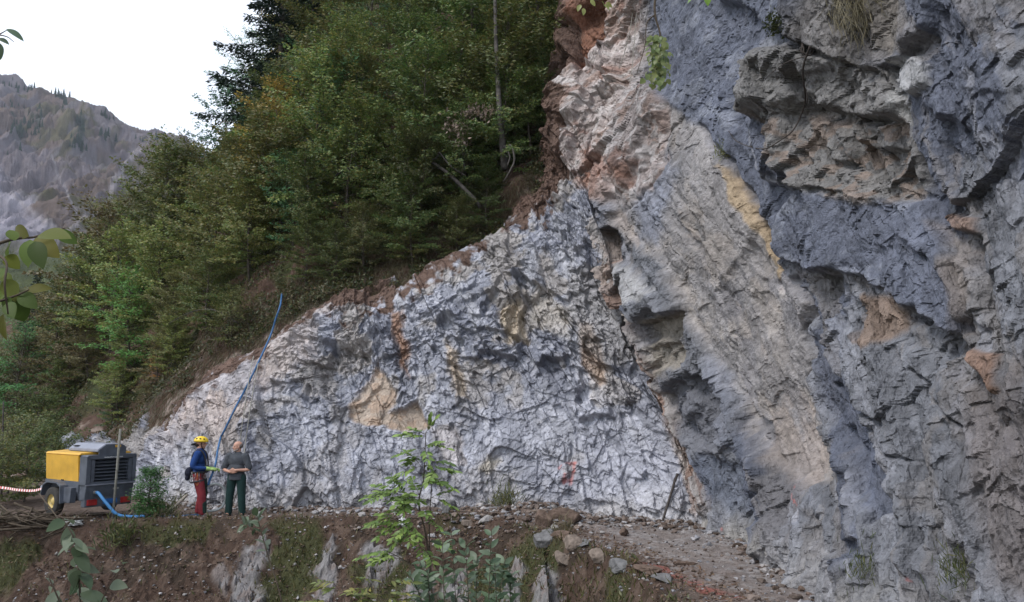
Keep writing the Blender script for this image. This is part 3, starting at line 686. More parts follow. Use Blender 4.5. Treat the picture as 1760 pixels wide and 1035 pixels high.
RIBS = [[(398, 1120), (402, 990), (420, 938), (452, 925), (462, 960), (450, 1010), (470, 1120)], [(372, 1000), (380, 968), (390, 990), (384, 1020)], [(540, 1100), (540, 985), (555, 935), (578, 925), (572, 975), (565, 1100)], [(622, 1000), (625, 965), (640, 930), (660, 945), (690, 950), (680, 985), (650, 1010)], [(690, 1100), (695, 1010), (715, 985), (745, 1000), (750, 1100)], [(848, 1100), (870, 1000), (888, 965), (905, 980), (890, 1030), (900, 1100)], [(915, 1100), (925, 1010), (945, 980), (965, 1000), (955, 1100)], [(760, 1040), (775, 985), (800, 975), (805, 1040)]]
gx = axis_pts(-13.5, 6.0, 0.032, -1500, 1500); gy = axis_pts(9.0, 21.5, 0.034, -800, 1600)
GX, GY = np.meshgrid(gx, gy, indexing='ij')
GZ, GSD = ground_h(GX, GY)
gpx, gpy = project(np.stack([GX, GY, GZ], -1)); near = (GY > 8) & (GY < 19)
rw = fbm(GX * 3, GY * 3, 691, 4) - .5; RIB = np.zeros(GX.shape, np.float32)
for poly in RIBS: RIB = np.maximum(RIB, region(poly, 7, np.where(near, gpx + rw * 30, 1e5), gpy + rw * 40))
rc, rcid = chips(GX / .28, (GY + GZ) / .30, 692, .9, 1.0); rf, _ = facets(GX / .12, (GY - GZ) / .12, 693, .7, 1.3, .4)
GZ = GZ + RIB * (0.03 + rc * .16 + rf * .07 + (fbm(GX * 12, GY * 12 + GZ * 9, 694, 4, .6) - .5) * .12)
g1 = fbm(GX * 1.3, GY * 1.3, 631, 5, .6); g2 = fbm(GX * 6, GY * 6, 641, 4, .6); g3 = fbm(GX * 0.5, GY * 0.5, 651, 3)
GCOL = np.zeros(GX.shape + (3,), np.float32) + c3(0.070, 0.047, 0.036)
def glay(c, m):
    global GCOL
    m = np.clip(m, 0, 1)[..., None]; GCOL = GCOL * (1 - m) + c3(*c) * m
glay((0.042, 0.033, 0.025), sstep(0.46, 0.56, g1) * 0.7)
glay((0.125, 0.09, 0.07), sstep(0.54, 0.64, g2) * 0.7)
road = sstep(0.2, 0.9, GSD + (g1 - .5) * 1.2) * sstep(-1.2, 1.8, GX + (g3 - .5) * 2)
glay((0.235, 0.21, 0.20), road * 0.9); glay((0.20, 0.165, 0.145), road * sstep(0.50, 0.60, g1) * 0.5); glay((0.155, 0.115, 0.095), road * sstep(1.9, 0.7, GSD + (g1 - .5) * 2) * 0.8)
glay((0.30, 0.285, 0.28), road * sstep(0.56, 0.64, g2) * 0.5)
glay((0.16, 0.125, 0.105), (1 - road) * sstep(0, .4, GSD) * 0.6)
glay((0.055, 0.062, 0.026), sstep(0.50, 0.60, fbm(GX * 0.9, GY * 0.9, 661, 4)) * sstep(0.2, -0.2, GSD) * 0.8)
glay((0.10, 0.12, 0.05), sstep(50, 90, np.hypot(GX, GY)))
glay((0.25, 0.24, 0.24), RIB * (.75 + .25 * rcid)); glay((0.20, 0.165, 0.15), RIB * sstep(.52, .62, g2) * .8)
rp = sstep(0.50, 0.60, fbm(GX * 2.6, GY * 5, 671, 4, .6)) * sstep(0.55, 0.2, line_d(GX, GY, [(2.28, 12.6), (2.5, 11.6), (2.75, 10.7), (2.95, 10.0)]) / 0.7 )
glay((0.40, 0.085, 0.06), rp * 0.38)
ground = tag(link("ground", np_mesh("ground", np.stack([GX, GY, GZ], -1).reshape(-1, 3), grid_quads(len(gx), len(gy)), GCOL.reshape(-1, 3), False), M_SOIL), kind="structure")
def gz(x, y):
    z, _ = ground_h(np.array([float(x)]), np.array([float(y)])); return float(z[0])

# ------------------------------------------------------------------ the mountain across the valley
RIDGE = [(-900, 215), (-600, 160), (-350, 175), (-150, 128), (0, 143), (22, 147), (45, 154), (95, 148), (130, 161), (155, 179), (190, 206), (215, 226), (245, 240), (275, 238), (330, 262), (420, 300), (600, 350), (900, 430), (1300, 560)]
MU, MV = 860, 560
mpx = np.concatenate([np.linspace(-900, -260, 120, endpoint=False), np.linspace(-260, 420, 640, endpoint=False), np.linspace(420, 1300, 100)])
ridge = np.interp(mpx, [p[0] for p in RIDGE], [p[1] for p in RIDGE])
mcols = []
for px, ry in zip(mpx, ridge):
    k = (640 - ry) / 500
    mcols.append([at(px, 790, 110), at(px, 560, 230), at(px, 640 - 160 * min(k, 1) - 40 * k, 360), at(px, 640 - 260 * k, 520), at(px, ry + (640 - ry) * 0.25, 720), at(px, ry, 900), at(px, ry, 900) + np.array([0, 160, -70.0]), at(px, ry, 900) + np.array([0, 500, -330.0])])
MT = net_surface(mcols, MU, MV, np.arange(MU), [0, 90, 180, 300, 400, 480, 520, 580], 1, 6)
ms, mt = MT[..., 0], MT[..., 1]
mw = (fbm(ms * 0.008, mt * 0.008, 701, 4) - .5) * 60
gul = fbm((ms + mw) * 0.012, mt * 0.0035, 711, 5, .6); rdg = 1 - np.abs(2 * gul - 1)
up = sstep(250, 560, mt)
MD = (rdg - .6) * 62 * up * sstep(930, 860, mt) + (fbm(ms * 0.05, mt * 0.03, 721, 5, .6) - .5) * (6 + 26 * up) * (1 - .9 * sstep(800, 880, mt)) + (fbm(ms * .10, mt * .06, 725, 6, .66) - .5) * 11 * (.3 + .7 * up)
MT[..., 2] += MD
MC = np.zeros((MU, MV, 3), np.float32) + c3(0.087, 0.067, 0.063)
def mlay(c, m):
    global MC
    m = np.clip(m, 0, 1)[..., None]; MC = MC * (1 - m) + c3(*c) * m
mn = fbm((ms + mw) * 0.02, mt * 0.006, 731, 5, .65); mn2 = fbm(ms * 0.03, mt * 0.03, 741, 5, .65)
mlay((0.067, 0.062, 0.037), sstep(0.46, 0.58, mn2) * 0.8)
mlay((0.122, 0.105, 0.122), sstep(0.54, 0.62, mn) * 0.8 * up)
mpxx, mpyy = project(MT)
mlay((0.198, 0.183, 0.229), region([(-400, 300), (-80, 220), (20, 280), (50, 350), (95, 410), (80, 450), (0, 430), (-400, 480)], 18, mpxx + (mn - .5) * 120, mpyy + (mn2 - .5) * 90) * 0.85)
for pts, w in (([(235, 255), (205, 295), (180, 345), (168, 370)], 5), ([(100, 265), (88, 270), (98, 300), (125, 350), (130, 365)], 3), ([(265, 300), (215, 305), (190, 320)], 2.5), ([(20, 330), (60, 370), (95, 390)], 3), ([(150, 370), (120, 400), (90, 430)], 3)):
    mlay((0.192, 0.171, 0.192), sstep(w * 1.5, w * .5, line_d(mpxx + (mn2 - .5) * 30, mpyy + (mn2 - .5) * 20, pts)) * 0.8)
mlay((0.054, 0.062, 0.031), sstep(415, 450, mpyy + (mn2 - .5) * 30))
for poly in ([(15, 190), (32, 190), (45, 235), (25, 255)], [(52, 195), (72, 200), (72, 222), (58, 218)], [(142, 200), (152, 205), (142, 265), (125, 260)], [(95, 160), (112, 165), (115, 180), (100, 180)], [(175, 225), (195, 250), (188, 260), (170, 235)]):
    mlay((0.022, 0.031, 0.026), region(poly, 6, mpxx + (mn2 - .5) * 40, mpyy + (mn2 - .5) * 40) * sstep(.4, .5, mn2) * 0.85)
mfn = fbm(ms * .16, mt * .09, 751, 5, .65); MC *= (0.70 + 1.15 * mfn)[..., None] * np.array([1, 1.02, .93], np.float32); mlay((.13, .12, .13), sstep(.58, .66, fbm(ms * .07, mt * .03, 755, 5, .65)) * .7 * up)
mountain = tag(link("mountain", np_mesh("mountain", MT.reshape(-1, 3), grid_quads(MU, MV), np.clip(MC, .01, .9).reshape(-1, 3), True), M_FAR), kind="structure")
def mt_at(px, py):
    k = np.argmin((mpxx - px) ** 2 + (mpyy - py) ** 2); return MT.reshape(-1, 3)[k].copy()

# ================================================================== TREES AND PLANTS
def unit(v): return v / (np.linalg.norm(v, axis=-1, keepdims=True) + 1e-9)
def leaf_quads(P, Dn, Nn, L, W, fold=0.18):
    """one folded diamond per leaf"""
    S = unit(np.cross(Nn, Dn)); L = np.asarray(L)[:, None]; W = np.asarray(W)[:, None]
    mid = P + Dn * L * 0.45 - Nn * W * fold
    V = np.stack([P, mid + S * W * 0.5, P + Dn * L, mid - S * W * 0.5], 1).reshape(-1, 3)
    return V, np.arange(len(V)).reshape(-1, 4)
def leaf_shapes(P, Dn, Nn, L, W, seg=7, fold=0.25, droop=0.25):
    """larger leaves: two halves along the midrib, pointed, drooping"""
    n = len(P); t = np.linspace(0, 1, seg); prof = np.sin(np.pi * t ** 0.85) ** 0.8; prof[0] = 0.02; prof[-1] = 0.0
    S = unit(np.cross(Nn, Dn)); V = np.zeros((n, seg, 3, 3))
    for i, (tt, w) in enumerate(zip(t, prof)):
        c = P + Dn * (L * tt)[:, None] - Nn * (L * droop * tt * tt)[:, None]
        V[:, i, 1] = c
        for j, s in ((0, -1), (2, 1)):
            V[:, i, j] = c + s * S * (W * 0.5 * w)[:, None] + Nn * (W * 0.5 * w * fold)[:, None]
    q = []
    for i in range(seg - 1):
        for j in (0, 1): q.append((i * 3 + j, i * 3 + j + 1, (i + 1) * 3 + j + 1, (i + 1) * 3 + j))
    Q = (np.arange(n)[:, None, None] * seg * 3 + np.array(q)[None]).reshape(-1, 4)
    return V.reshape(-1, 3), Q
def leaf_cols(rng, n, pal, k):
    pal = np.array(pal); w = rng.random(n) * (len(pal) - 1); i = np.minimum(w.astype(int), len(pal) - 2); f = (w - i)[:, None]
    c = (pal[i] * (1 - f) + pal[i + 1] * f) * (0.75 + 0.5 * rng.random(n))[:, None]
    return np.repeat(c, k, 0)
G_BEECH = [(0.056, 0.096, 0.034), (0.085, 0.132, 0.043), (0.132, 0.163, 0.050), (0.186, 0.163, 0.054)]
G_OLIVE = [(0.09, 0.125, 0.04), (0.13, 0.155, 0.05), (0.185, 0.18, 0.06), (0.21, 0.165, 0.06)]
G_YELL = [(0.202, 0.194, 0.046), (0.357, 0.264, 0.062), (0.527, 0.357, 0.078), (0.372, 0.202, 0.070)]
G_ASH = [(0.070, 0.147, 0.078), (0.093, 0.194, 0.093), (0.132, 0.232, 0.101)]
G_BRIGHT = [(0.078, 0.202, 0.062), (0.116, 0.279, 0.085), (0.171, 0.341, 0.093)]
G_ORANGE = [(0.279, 0.155, 0.054), (0.558, 0.264, 0.078), (0.600, 0.388, 0.139), (0.388, 0.155, 0.070)]
G_RUST = [(0.13, 0.12, 0.05), (0.20, 0.13, 0.06), (0.12, 0.13, 0.05)]
G_BROWN = [(0.10, 0.10, 0.045), (0.15, 0.14, 0.06), (0.17, 0.13, 0.06)]
G_SPRUCE = [(0.016, 0.028, 0.020), (0.024, 0.040, 0.026), (0.035, 0.052, 0.03)]

def gen_broad(seed, H, R, pal, nb=40, leaf=0.125, low=0.08, sparse=1.0, flat=0.5, lean=0.06, compound=False):
    rng = np.random.default_rng(seed)
    wood = MB(); tt = np.linspace(0, 1, 12); ph = rng.random(4) * 6.28
    tx = lean * H * tt * math.cos(ph[0]) + 0.02 * H * np.sin(tt * 5 + ph[1]); ty = lean * H * tt * math.sin(ph[0]) + 0.02 * H * np.sin(tt * 6 + ph[2])
    tr = np.stack([tx, ty, tt * H], 1); tr[0] = (0, 0, -0.6)
    r0 = 0.011 * H + 0.02
    wood.tube(tr, r0 * (1 - tt * 0.93), 7)
    P, Dv, Nv = [], [], []
    for b in range(nb):
        f = low + (0.98 - low) * (b + rng.random()) / nb
        o = np.array([np.interp(f, tt, tr[:, k]) for k in range(3)]); 
        az = b * 2.39996 + rng.random() * 0.9
        g = (f - low) / (1 - low)
        ln = R * (0.35 + 0.9 * math.sin(math.pi * min(1, 0.18 + 0.80 * g)) ** 0.8) * (0.65 + 0.5 * rng.random()) * (1.0 if g < .9 else .6)
        el = math.radians(8 + 62 * g ** 1.4 + rng.normal() * 9)
        n = 9; s = np.linspace(0, 1, n)
        d0 = np.array([math.cos(az) * math.cos(el), math.sin(az) * math.cos(el), math.sin(el)])
        side = np.array([-math.sin(az), math.cos(az), 0])
        br = o + s[:, None] * ln * d0 + (s ** 2)[:, None] * ln * np.array([0, 0, -0.16 * (1 - g)]) + (np.sin(s * 4 + rng.random() * 6) * 0.05 * ln)[:, None] * side
        wood.tube(br, (r0 * 0.30 * (1 - f * .7) + 0.005) * (1 - 0.88 * s), 4, False)
        ntw = max(6, int(ln / 0.13))
        for k in range(ntw):
            u = 0.18 + 0.82 * (k + rng.random()) / ntw
            p0 = np.array([np.interp(u, s, br[:, q]) for q in range(3)])
            sg = 1 if k % 2 else -1
            dev = math.radians(35 + 30 * rng.random()) * sg
            hd = unit(np.array([d0[0], d0[1], 0.0])); sd_ = np.array([-hd[1], hd[0], 0])
            td = unit(hd * math.cos(dev) * math.cos(el * .7) + sd_ * math.sin(dev) + np.array([0, 0, math.sin(el) * .5 - 0.05 + rng.normal() * (0.25 - .2 * flat)]))
            tl = (0.35 + 0.5 * rng.random()) * (0.30 + 0.30 * ln * (1.1 - u))
            m = max(4, int(tl / (leaf * 0.20) * sparse))
            q = rng.random(m); lat = rng.normal(size=(m, 1)) * leaf * 0.75
            lv = unit(np.cross(td, np.array([0, 0, 1.0])))
            pts = p0 + (q * tl)[:, None] * td + lat * lv + rng.normal(size=(m, 3)) * np.array([.03, .03, .035]) * (1.6 - flat) - np.array([0, 0, 1]) * (q ** 2 * tl * 0.18)[:, None]
            dd = unit(td + np.sign(lat) * lv * 0.8 + rng.normal(size=(m, 3)) * 0.35 + np.array([0, 0, -0.25]))
            nn = unit(unit((pts - np.array([tr[-1, 0] * .5, tr[-1, 1] * .5, H * .42])) * np.array([1, 1, .8])) * 0.9 + np.array([0, 0, 1.0]) * (0.25 + .6 * flat) + rng.normal(size=(m, 3)) * 0.5)
            P.append(pts); Dv.append(dd); Nv.append(nn)
    P = np.concatenate(P); Dv = np.concatenate(Dv); Nv = unit(np.concatenate(Nv)); Nv = unit(Nv - Dv * np.sum(Nv * Dv, 1, keepdims=True))
    n = len(P); L = leaf * (0.7 + 0.6 * rng.random(n)); W = L * (0.32 if compound else 0.58)
    V, Q = leaf_quads(P, Dv, Nv, L, W)
    return wood.mesh("trunk", True), np_mesh("crown", V, Q, leaf_cols(rng, n, pal, 4))
def gen_spruce(seed, H, R, nb=130, dens=1.0, low=0.06):
    rng = np.random.default_rng(seed); wood = MB()
    tt = np.linspace(0, 1, 10); wood.tube(np.stack([0 * tt, 0 * tt, tt * H - .4], 1), (0.012 * H + .02) * (1 - tt * .95), 7)
    P, Dv, Nv = [], [], []
    for b in range(nb):
        f = low + (0.985 - low) * ((b + rng.random()) / nb) ** 0.95
        az = b * 2.39996 + rng.random() * .5; ln = (R * (1 - f) ** 0.8 + 0.10) * (0.55 + 0.6 * rng.random())
        hd = np.array([math.cos(az), math.sin(az), 0]); sdv = np.array([-hd[1], hd[0], 0])
        n = 8; s = np.linspace(0, 1, n)
        br = np.array([0, 0, f * H]) + s[:, None] * ln * hd + ((-0.45 * s + 0.28 * s ** 2.2) * ln)[:, None] * np.array([0, 0, 1])
        wood.tube(br, (0.006 + .006 * ln) * (1 - .85 * s), 4, False)
        m = int((20 + 115 * ln) * dens)
        u = 0.12 + 0.88 * rng.random(m); base = np.stack([np.interp(u, s, br[:, q]) for q in range(3)], 1)
        lat = rng.normal(size=m) * 0.20 * ln * (1.05 - u) ** .7; 
        pts = base + lat[:, None] * sdv + rng.normal(size=(m, 3)) * 0.025 - np.array([0, 0, 1]) * (np.abs(lat) * 0.6 + rng.random(m) * 0.10)[:, None]
        P.append(pts); Dv.append(unit(hd + np.sign(lat)[:, None] * sdv * 0.9 + rng.normal(size=(m, 3)) * .3 + np.array([0, 0, -.35]))); Nv.append(unit(np.array([0, 0, 1.0]) + rng.normal(size=(m, 3)) * .5))
    P = np.concatenate(P); Dv = np.concatenate(Dv); Nv = np.concatenate(Nv); Nv = unit(Nv - Dv * np.sum(Nv * Dv, 1, keepdims=True))
    n = len(P); V, Q = leaf_quads(P, Dv, Nv, 0.10 + .10 * rng.random(n), 0.035 + 0.03 * rng.random(n))
    return wood.mesh("trunk", True), np_mesh("crown", V, Q, leaf_cols(rng, n, G_SPRUCE, 4))

KINDS = {}
def kind(name, gen, **k):
    KINDS[name] = (gen, k)
PROTO = {}
def get_proto(name, variant):
    key = (name, variant)
    if key not in PROTO:
        gen, k = KINDS[name]; k = dict(k); k["seed"] = k["seed"] + 97 * variant
        PROTO[key] = gen(**k)
    return PROTO[key]
kind("beech", gen_broad, seed=1, H=6.0, R=2.3, pal=G_BEECH, nb=46)
kind("olive", gen_broad, seed=2, H=5.2, R=2.1, pal=G_OLIVE, nb=44)
kind("yellow", gen_broad, seed=3, H=5.0, R=1.7, pal=G_YELL, nb=36)
kind("ash", gen_broad, seed=4, H=5.5, R=1.9, pal=G_ASH, nb=38, leaf=0.11, flat=0.35, compound=True)
kind("bright", gen_broad, seed=5, H=4.5, R=1.4, pal=G_BRIGHT, nb=36, leaf=0.11, flat=0.3, compound=True)
kind("orange", gen_broad, seed=6, H=2.6, R=1.0, pal=G_ORANGE, nb=18, leaf=0.11, sparse=.8)
kind("rust", gen_broad, seed=7, H=4.0, R=1.6, pal=G_RUST, nb=34)
kind("brown", gen_broad, seed=8, H=5.0, R=2.0, pal=G_BROWN, nb=40)
kind("thin", gen_broad, seed=9, H=7.0, R=2.3, pal=G_ASH, nb=44, leaf=0.15, sparse=0.62, low=.12, flat=.3)
kind("bush", gen_broad, seed=10, H=1.9, R=1.5, pal=G_BEECH, nb=30, low=0.03, leaf=0.075)
kind("olivebush", gen_broad, seed=12, H=1.8, R=1.4, pal=G_OLIVE, nb=28, low=0.03, leaf=0.075)
kind("smallbush", gen_broad, seed=16, H=1.0, R=.26, pal=G_BRIGHT, nb=40, low=0.03, leaf=0.045)
kind("spruce", gen_spruce, seed=11, H=9.0, R=2.1)
kind("oldspruce", gen_spruce, seed=14, H=9.0, R=2.6, nb=90, dens=1.5)

def plant_tree(name, base, scale, rz, label, group=None, kindname="beech", variant=0, tint=(1, 1, 1), cat="tree", squash=1.0):
    wm, cm = get_proto(kindname, variant)
    t = empty(name, base, rz); t.scale = (scale, scale, scale * squash)
    tag(t, label, cat, group)
    link("trunk", wm, M_BARK, t)
    c = link("crown", cm, M_NEEDLE if "spruce" in kindname else M_LEAF, t); c.color = (*tint, 1)
    return t
rngT = random.Random(7)
# trees one can pick out: kind, base pixel on the slope, crown-top pixel, label
SPEC = [
    ("spruce_tree", "oldspruce", (478, 215), -230, "dark spruce at the top of the wood, its branch tips standing out against the sky", (.9, .95, 1)),
    ("ash_tree", "thin", (372, 340), 148, "thin see-through tree standing against the sky at the edge of the wood", (.8, .9, 1.1)),
    ("beech_tree", "yellow", (470, 335), 150, "yellowing tree right of the thin see-through tree at the edge of the wood", (.85, .9, .9)),
    ("ash_tree", "ash", (575, 330), 110, "blue-green ash with soft drooping leaves in the middle of the wood", (1.35, 1.5, 1.6)),
    ("ash_tree", "ash", (440, 250), 60, "tall green ash rising beside the spruce at the skyline", (1.2, 1.4, 1.2)),
    ("ash_tree", "bright", (222, 655), 470, "bright green young ash low in the wood above the compressor", (1.25, 1.25, 1.1)),
    ("maple_bush", "orange", (246, 450), 385, "orange leaved bush, the larger of the two orange ones", (1.1, 1, 1)),
    ("maple_bush", "orange", (262, 492), 440, "small yellow-orange bush just below the larger orange bush", (1.0, 1.15, .9)),
    ("maple_bush", "orange", (268, 655), 615, "tiny orange bush low down, near the top of the cliff edge", (.9, .95, .8)),
    ("rowan_tree", "rust", (178, 520), 392, "rusty red-brown tree at the left edge of the wood", (1.1, .85, .9)),
    ("beech_tree", "olive", (320, 430), 255, "wide brownish beech below the thin see-through tree", (.85, .8, .85)),
    ("beech_tree", "olive", (430, 480), 320, "pale olive tree with light leaves above the hose top", (1.15, 1.2, 1.05)),
    ("beech_tree", "olive", (300, 640), 535, "olive shrub-like tree with pale leaves above the left end of the cliff", (1.1, 1.1, 1.1)),
    ("spruce_tree", "spruce", (130, 560), 428, "slim dark spruce at the left edge of the wood beside the meadow", (.8, 1, .9)),
    ("spruce_tree", "spruce", (52, 640), 462, "small dark spruce standing alone in front of the meadow", (.9, 1, 1)),
    ("ash_tree", "bright", (28, 735), 560, "green young tree at the left margin under the hanging branch", (.75, .85, .9)),
    ("beech_tree", "brown", (118, 690), 555, "brown leafless-looking tree between the two green young ashes", (.9, .8, .8)),
    ("beech_tree", "brown", (100, 600), 500, "brownish tree below the slim dark spruce", (.85, .8, .8)),
    ("beech_tree", "ash", (190, 740), 655, "dull green bush-like tree right behind the compressor", (.75, .8, .75)),
    ("beech_tree", "bush", (60, 770), 690, "low grey-green tree behind the striped tape", (.85, .9, .8)),
    ("beech_tree", "beech", (745, 300), 168, "fresh green sapling in the dark middle of the wood, left of the bare grey trunk", (1.2, 1.4, 1.1)),
    ("beech_tree", "beech", (935, 180), 80, "small beech leaning out beside the red hollow", (.8, 1.05, 1.0)),
    ("willow_bush", "olivebush", (700, 450), 395, "pale leaved shrub on the lip of the cliff in mid picture", (1.1, 1.1, 1.0)),
    ("willow_bush", "olivebush", (395, 585), 515, "greyish shrub beside the top of the blue hose", (.8, .85, .8)),
]
def tree_from(name, kd, bpx, top, label, tint, group=None, var=0, cat="tree"):
    b = hill_at(*bpx); d = b[1] * CP + (b[2] - CAMZ) * SP
    zt = at(bpx[0], top, b[1])[2]; Hh = max(0.8, zt - b[2])
    gen, k = KINDS[kd]
    s = Hh / k["H"]
    if "spruce" in kd: s = min(s, 2.6)
    return plant_tree(name, b, s, rngT.random() * 6.28, label, group, kd, var, tint, cat)
for i, (nm, kd, bpx, top, lab, tint) in enumerate(SPEC):
    tree_from(nm, kd, bpx, top, lab, tint, None, i % 2, "bush" if "bush" in nm else "tree")
# the rest of the wood: many alike, row behind row up the slope
def zone(px, py):
    """which kind stands where on the slope"""
    r = rngT.random()
    if px < 160: return ("brown", (.8, .8, .75)) if r < .5 else ("beech", (.9, .95, .8))
    if px < 330: return ("brown", (.85, .95, .85)) if r < .3 else ("olive", (.75, .85, .75)) if r < .85 else ("rust", (.8, .85, .8))
    if px < 500: return ("olive", (.85, .85, .8)) if r < .42 else ("yellow", (.6, .68, .62)) if r < .70 else ("beech", (1, 1, .9))
    if px < 700: return ("beech", (.95, .95, .85)) if r < .6 else ("olive", (.7, .72, .7)) if r < .85 else ("ash", (.65, .75, .7))
    return ("beech", (.75, .85, .75)) if r < .8 else ("olive", (.55, .6, .55))
fill = []
for row, (v, n) in enumerate(((36, 22), (72, 20), (110, 18), (150, 17), (195, 16), (245, 17), (285, 14))):
    for k in range(n):
        u = (k + 0.2 + 0.6 * rngT.random()) / n
        iu = int(u * (HU - 90)) + 8; iv = min(HV - 2, int(v + rngT.uniform(-14, 14)))
        fill.append((iu, iv, row))
for iu, iv, row in fill:
    px, py = hpx[iu, iv], hpy[iu, iv]
    if px < -120 or px > 1010 or py < -330: continue
    if px > 880 and row < 1: continue
    if px < 330 and py > 735: continue
    if row == 0 and 320 < px < 610 and iv < 34: continue
    kd, tint = zone(px, py)
    b = HILL[iu, iv].copy()
    Hh = (2.2 if row == 0 else 3.4 if row == 1 else 4.6) * rngT.uniform(.75, 1.25)
    if px < 300: Hh *= 0.85 + 0.3 * (row > 1)
    # keep the skyline of the wood where the photograph has it
    sky_y = np.interp(px, [-200, 0, 60, 100, 180, 250, 290, 340, 410, 430, 470, 520], [640, 600, 560, 480, 375, 262, 262, 262, 230, 130, 30, -200])
    zmax = at(px, sky_y, b[1])[2] - b[2]
    if zmax < 1.0: continue
    Hh = min(Hh, zmax)
    k = KINDS[kd][1]; f = rngT.uniform(.85, 1.9) * (1.02 if px < 540 else .9)
    lab = {0: "low broadleaf tree in the front row of the wood along the cliff edge", 1: "broadleaf tree in the lower wood behind the front row", 2: "dark broadleaf tree in the middle of the wooded slope"}.get(row, "broadleaf tree high on the wooded slope among its like")
    plant_tree("broadleaf_tree", b, Hh / k["H"], rngT.random() * 6.28, lab, "broadleaf trees of the wooded slope", kd, rngT.randrange(3), tuple(c * f for c in tint), "tree", 1.0)

# bare trunk, leaning dead trunks and roots in the dark part of the wood
def wood_thing(name, paths, label, cat, mat=None, parts=None):
    t = MB()
    for pts, r in paths:
        P = smooth_path(pts, 8); t.tube(P, np.linspace(r[0], r[1], len(P)), 8)
    o = t.build(name, mat or M_BARKP, None, True); return tag(o, label, cat)
M_BARKP = paint_mat("pale_bark", (0.075, 0.068, 0.062), 0.9, namp=0.4, nscale=8, spec=0.1, bump=0.5, bscale=30)
wood_thing("bare_tree", [([at(868, 292, 24.0), at(864, 250, 23.9), at(860, 205, 23.8), at(857, 165, 23.9), at(852, 60, 25.0), at(850, -60, 26)], (.12, .05)),
                          ([at(866, 262, 23.85), at(878, 250, 23.3), at(884, 275, 23.0), at(876, 295, 22.9), at(866, 312, 23.0)], (.04, .02)),
                          ([at(866, 250, 23.85), at(876, 268, 23.2), at(872, 285, 23.0)], (.035, .015))],
           "bare grey trunk with dangling roots at the right edge of the wood", "trunk")
wood_thing("fallen_tree", [([at(738, 276, 24.0), at(772, 300, 23.8), at(808, 335, 23.6), at(826, 356, 23.6)], (.05, .07)),
                          ([at(756, 262, 23.8), at(745, 274, 23.9), at(710, 277, 24.2)], (.02, .03)), ([at(755, 262, 23.8), at(775, 286, 23.7), at(800, 302, 23.7)], (.03, .02))],
           "fallen dead trunk lying down the slope left of the bare trunk", "trunk")
wood_thing("dead_branch", [([at(560, 318, 26.0), at(590, 292, 25.6), at(622, 284, 25.4)], (.03, .015))],
           "pale broken branch arching in the dark middle of the wood", "branch")
wood_thing("dead_branch", [([at(290, 556, 25.5), at(332, 535, 25.2), at(372, 534, 25.0), at(410, 556, 24.6)], (.012, .02)), ([at(332, 535, 25.2), at(312, 548, 25.3)], (.01, .006))],
           "thin bare branch arching over the shrubs left of the hose top", "branch")
# faded pinkish foliage on the dying sapling
rr = np.random.default_rng(31)
wm = MB(); wm.tube(smooth_path([at(800, 300, 24.2), at(795, 250, 24), at(800, 215, 23.9), at(840, 190, 23.9)], 6), np.linspace(.03, .008, 19), 5)
P_ = []
for (cx, cy, sx_, sy_, n) in ((785, 215, 22, 14, 120), (815, 192, 22, 9, 120), (795, 240, 14, 10, 60), (845, 190, 12, 8, 50)):
    for _ in range(n): P_.append(at(cx + rr.normal() * sx_ * .6, cy + rr.normal() * sy_ * .6, 23.9 + rr.normal() * .35))
P_ = np.array(P_); n = len(P_); d_ = unit(rr.normal(size=(n, 3)) + np.array([0, 0, -.4])); n_ = unit(rr.normal(size=(n, 3)) * .5 + np.array([0, -.3, 1])); n_ = unit(n_ - d_ * np.sum(n_ * d_, 1, keepdims=True))
V, Q = leaf_quads(P_, d_, n_, np.full(n, .15), np.full(n, .075))
sp = tag(empty("sapling", at(800, 300, 24.2)), "dying sapling with faded pinkish leaves beside the bare grey trunk", "tree")
bpy.context.view_layer.update()
def child_world(o, parent):
    o.parent = parent; o.matrix_parent_inverse = parent.matrix_world.inverted(); return o
child_world(link("trunk", wm.mesh("trunk", True), M_BARKP), sp); child_world(link("crown", np_mesh("crown", V, Q, leaf_cols(rr, n, [(.20, .15, .12), (.28, .21, .17), (.16, .14, .09)], 4)), M_LEAF), sp)

# undergrowth on the slope: ferns, brambles, hanging grass and roots nobody could count
rr = np.random.default_rng(41)
n = 90000
iu = rr.integers(4, HU - 6, n); iv = (18 + (HV - 60) * rr.random(n) ** 1.7).astype(int)
Pu = HILL[iu, iv] + rr.normal(size=(n, 3)) * np.array([.10, .10, .05]) + np.array([0, -.05, 0.14]) * rr.random((n, 1)) * 2
keep = (hpx[iu, iv] > -250) & (hpy[iu, iv] > -300) & (fbm(Pu[:, 0] * .8, Pu[:, 2] * .8, 43, 3) > .40); Pu = Pu[keep]; n = len(Pu)
d_ = unit(rr.normal(size=(n, 3)) + np.array([0, -.5, -.3])); n_ = unit(np.array([0, -.4, 1.0]) + rr.normal(size=(n, 3)) * .5); n_ = unit(n_ - d_ * np.sum(n_ * d_, 1, keepdims=True))
V, Q = leaf_quads(Pu, d_, n_, .06 + .10 * rr.random(n), .03 + .05 * rr.random(n))
tag(link("undergrowth", np_mesh("undergrowth", V, Q, leaf_cols(rr, n, [(.03, .045, .018), (.05, .07, .025), (.09, .085, .03), (.10, .065, .03)], 4)), M_LEAF), kind="stuff")
n = 16000
iu = rr.integers(150, 345, n); iv = (6 + 44 * rr.random(n)).astype(int)
Pu = HILL[iu, iv]; d_ = unit(np.array([.05, -.55, -.75]) + rr.normal(size=(n, 3)) * .35); n_ = unit(np.cross(d_, rr.normal(size=(n, 3))))
V, Q = leaf_quads(Pu + np.array([0, -.05, .1]), d_, n_, .15 + .38 * rr.random(n), np.full(n, .014), 0)
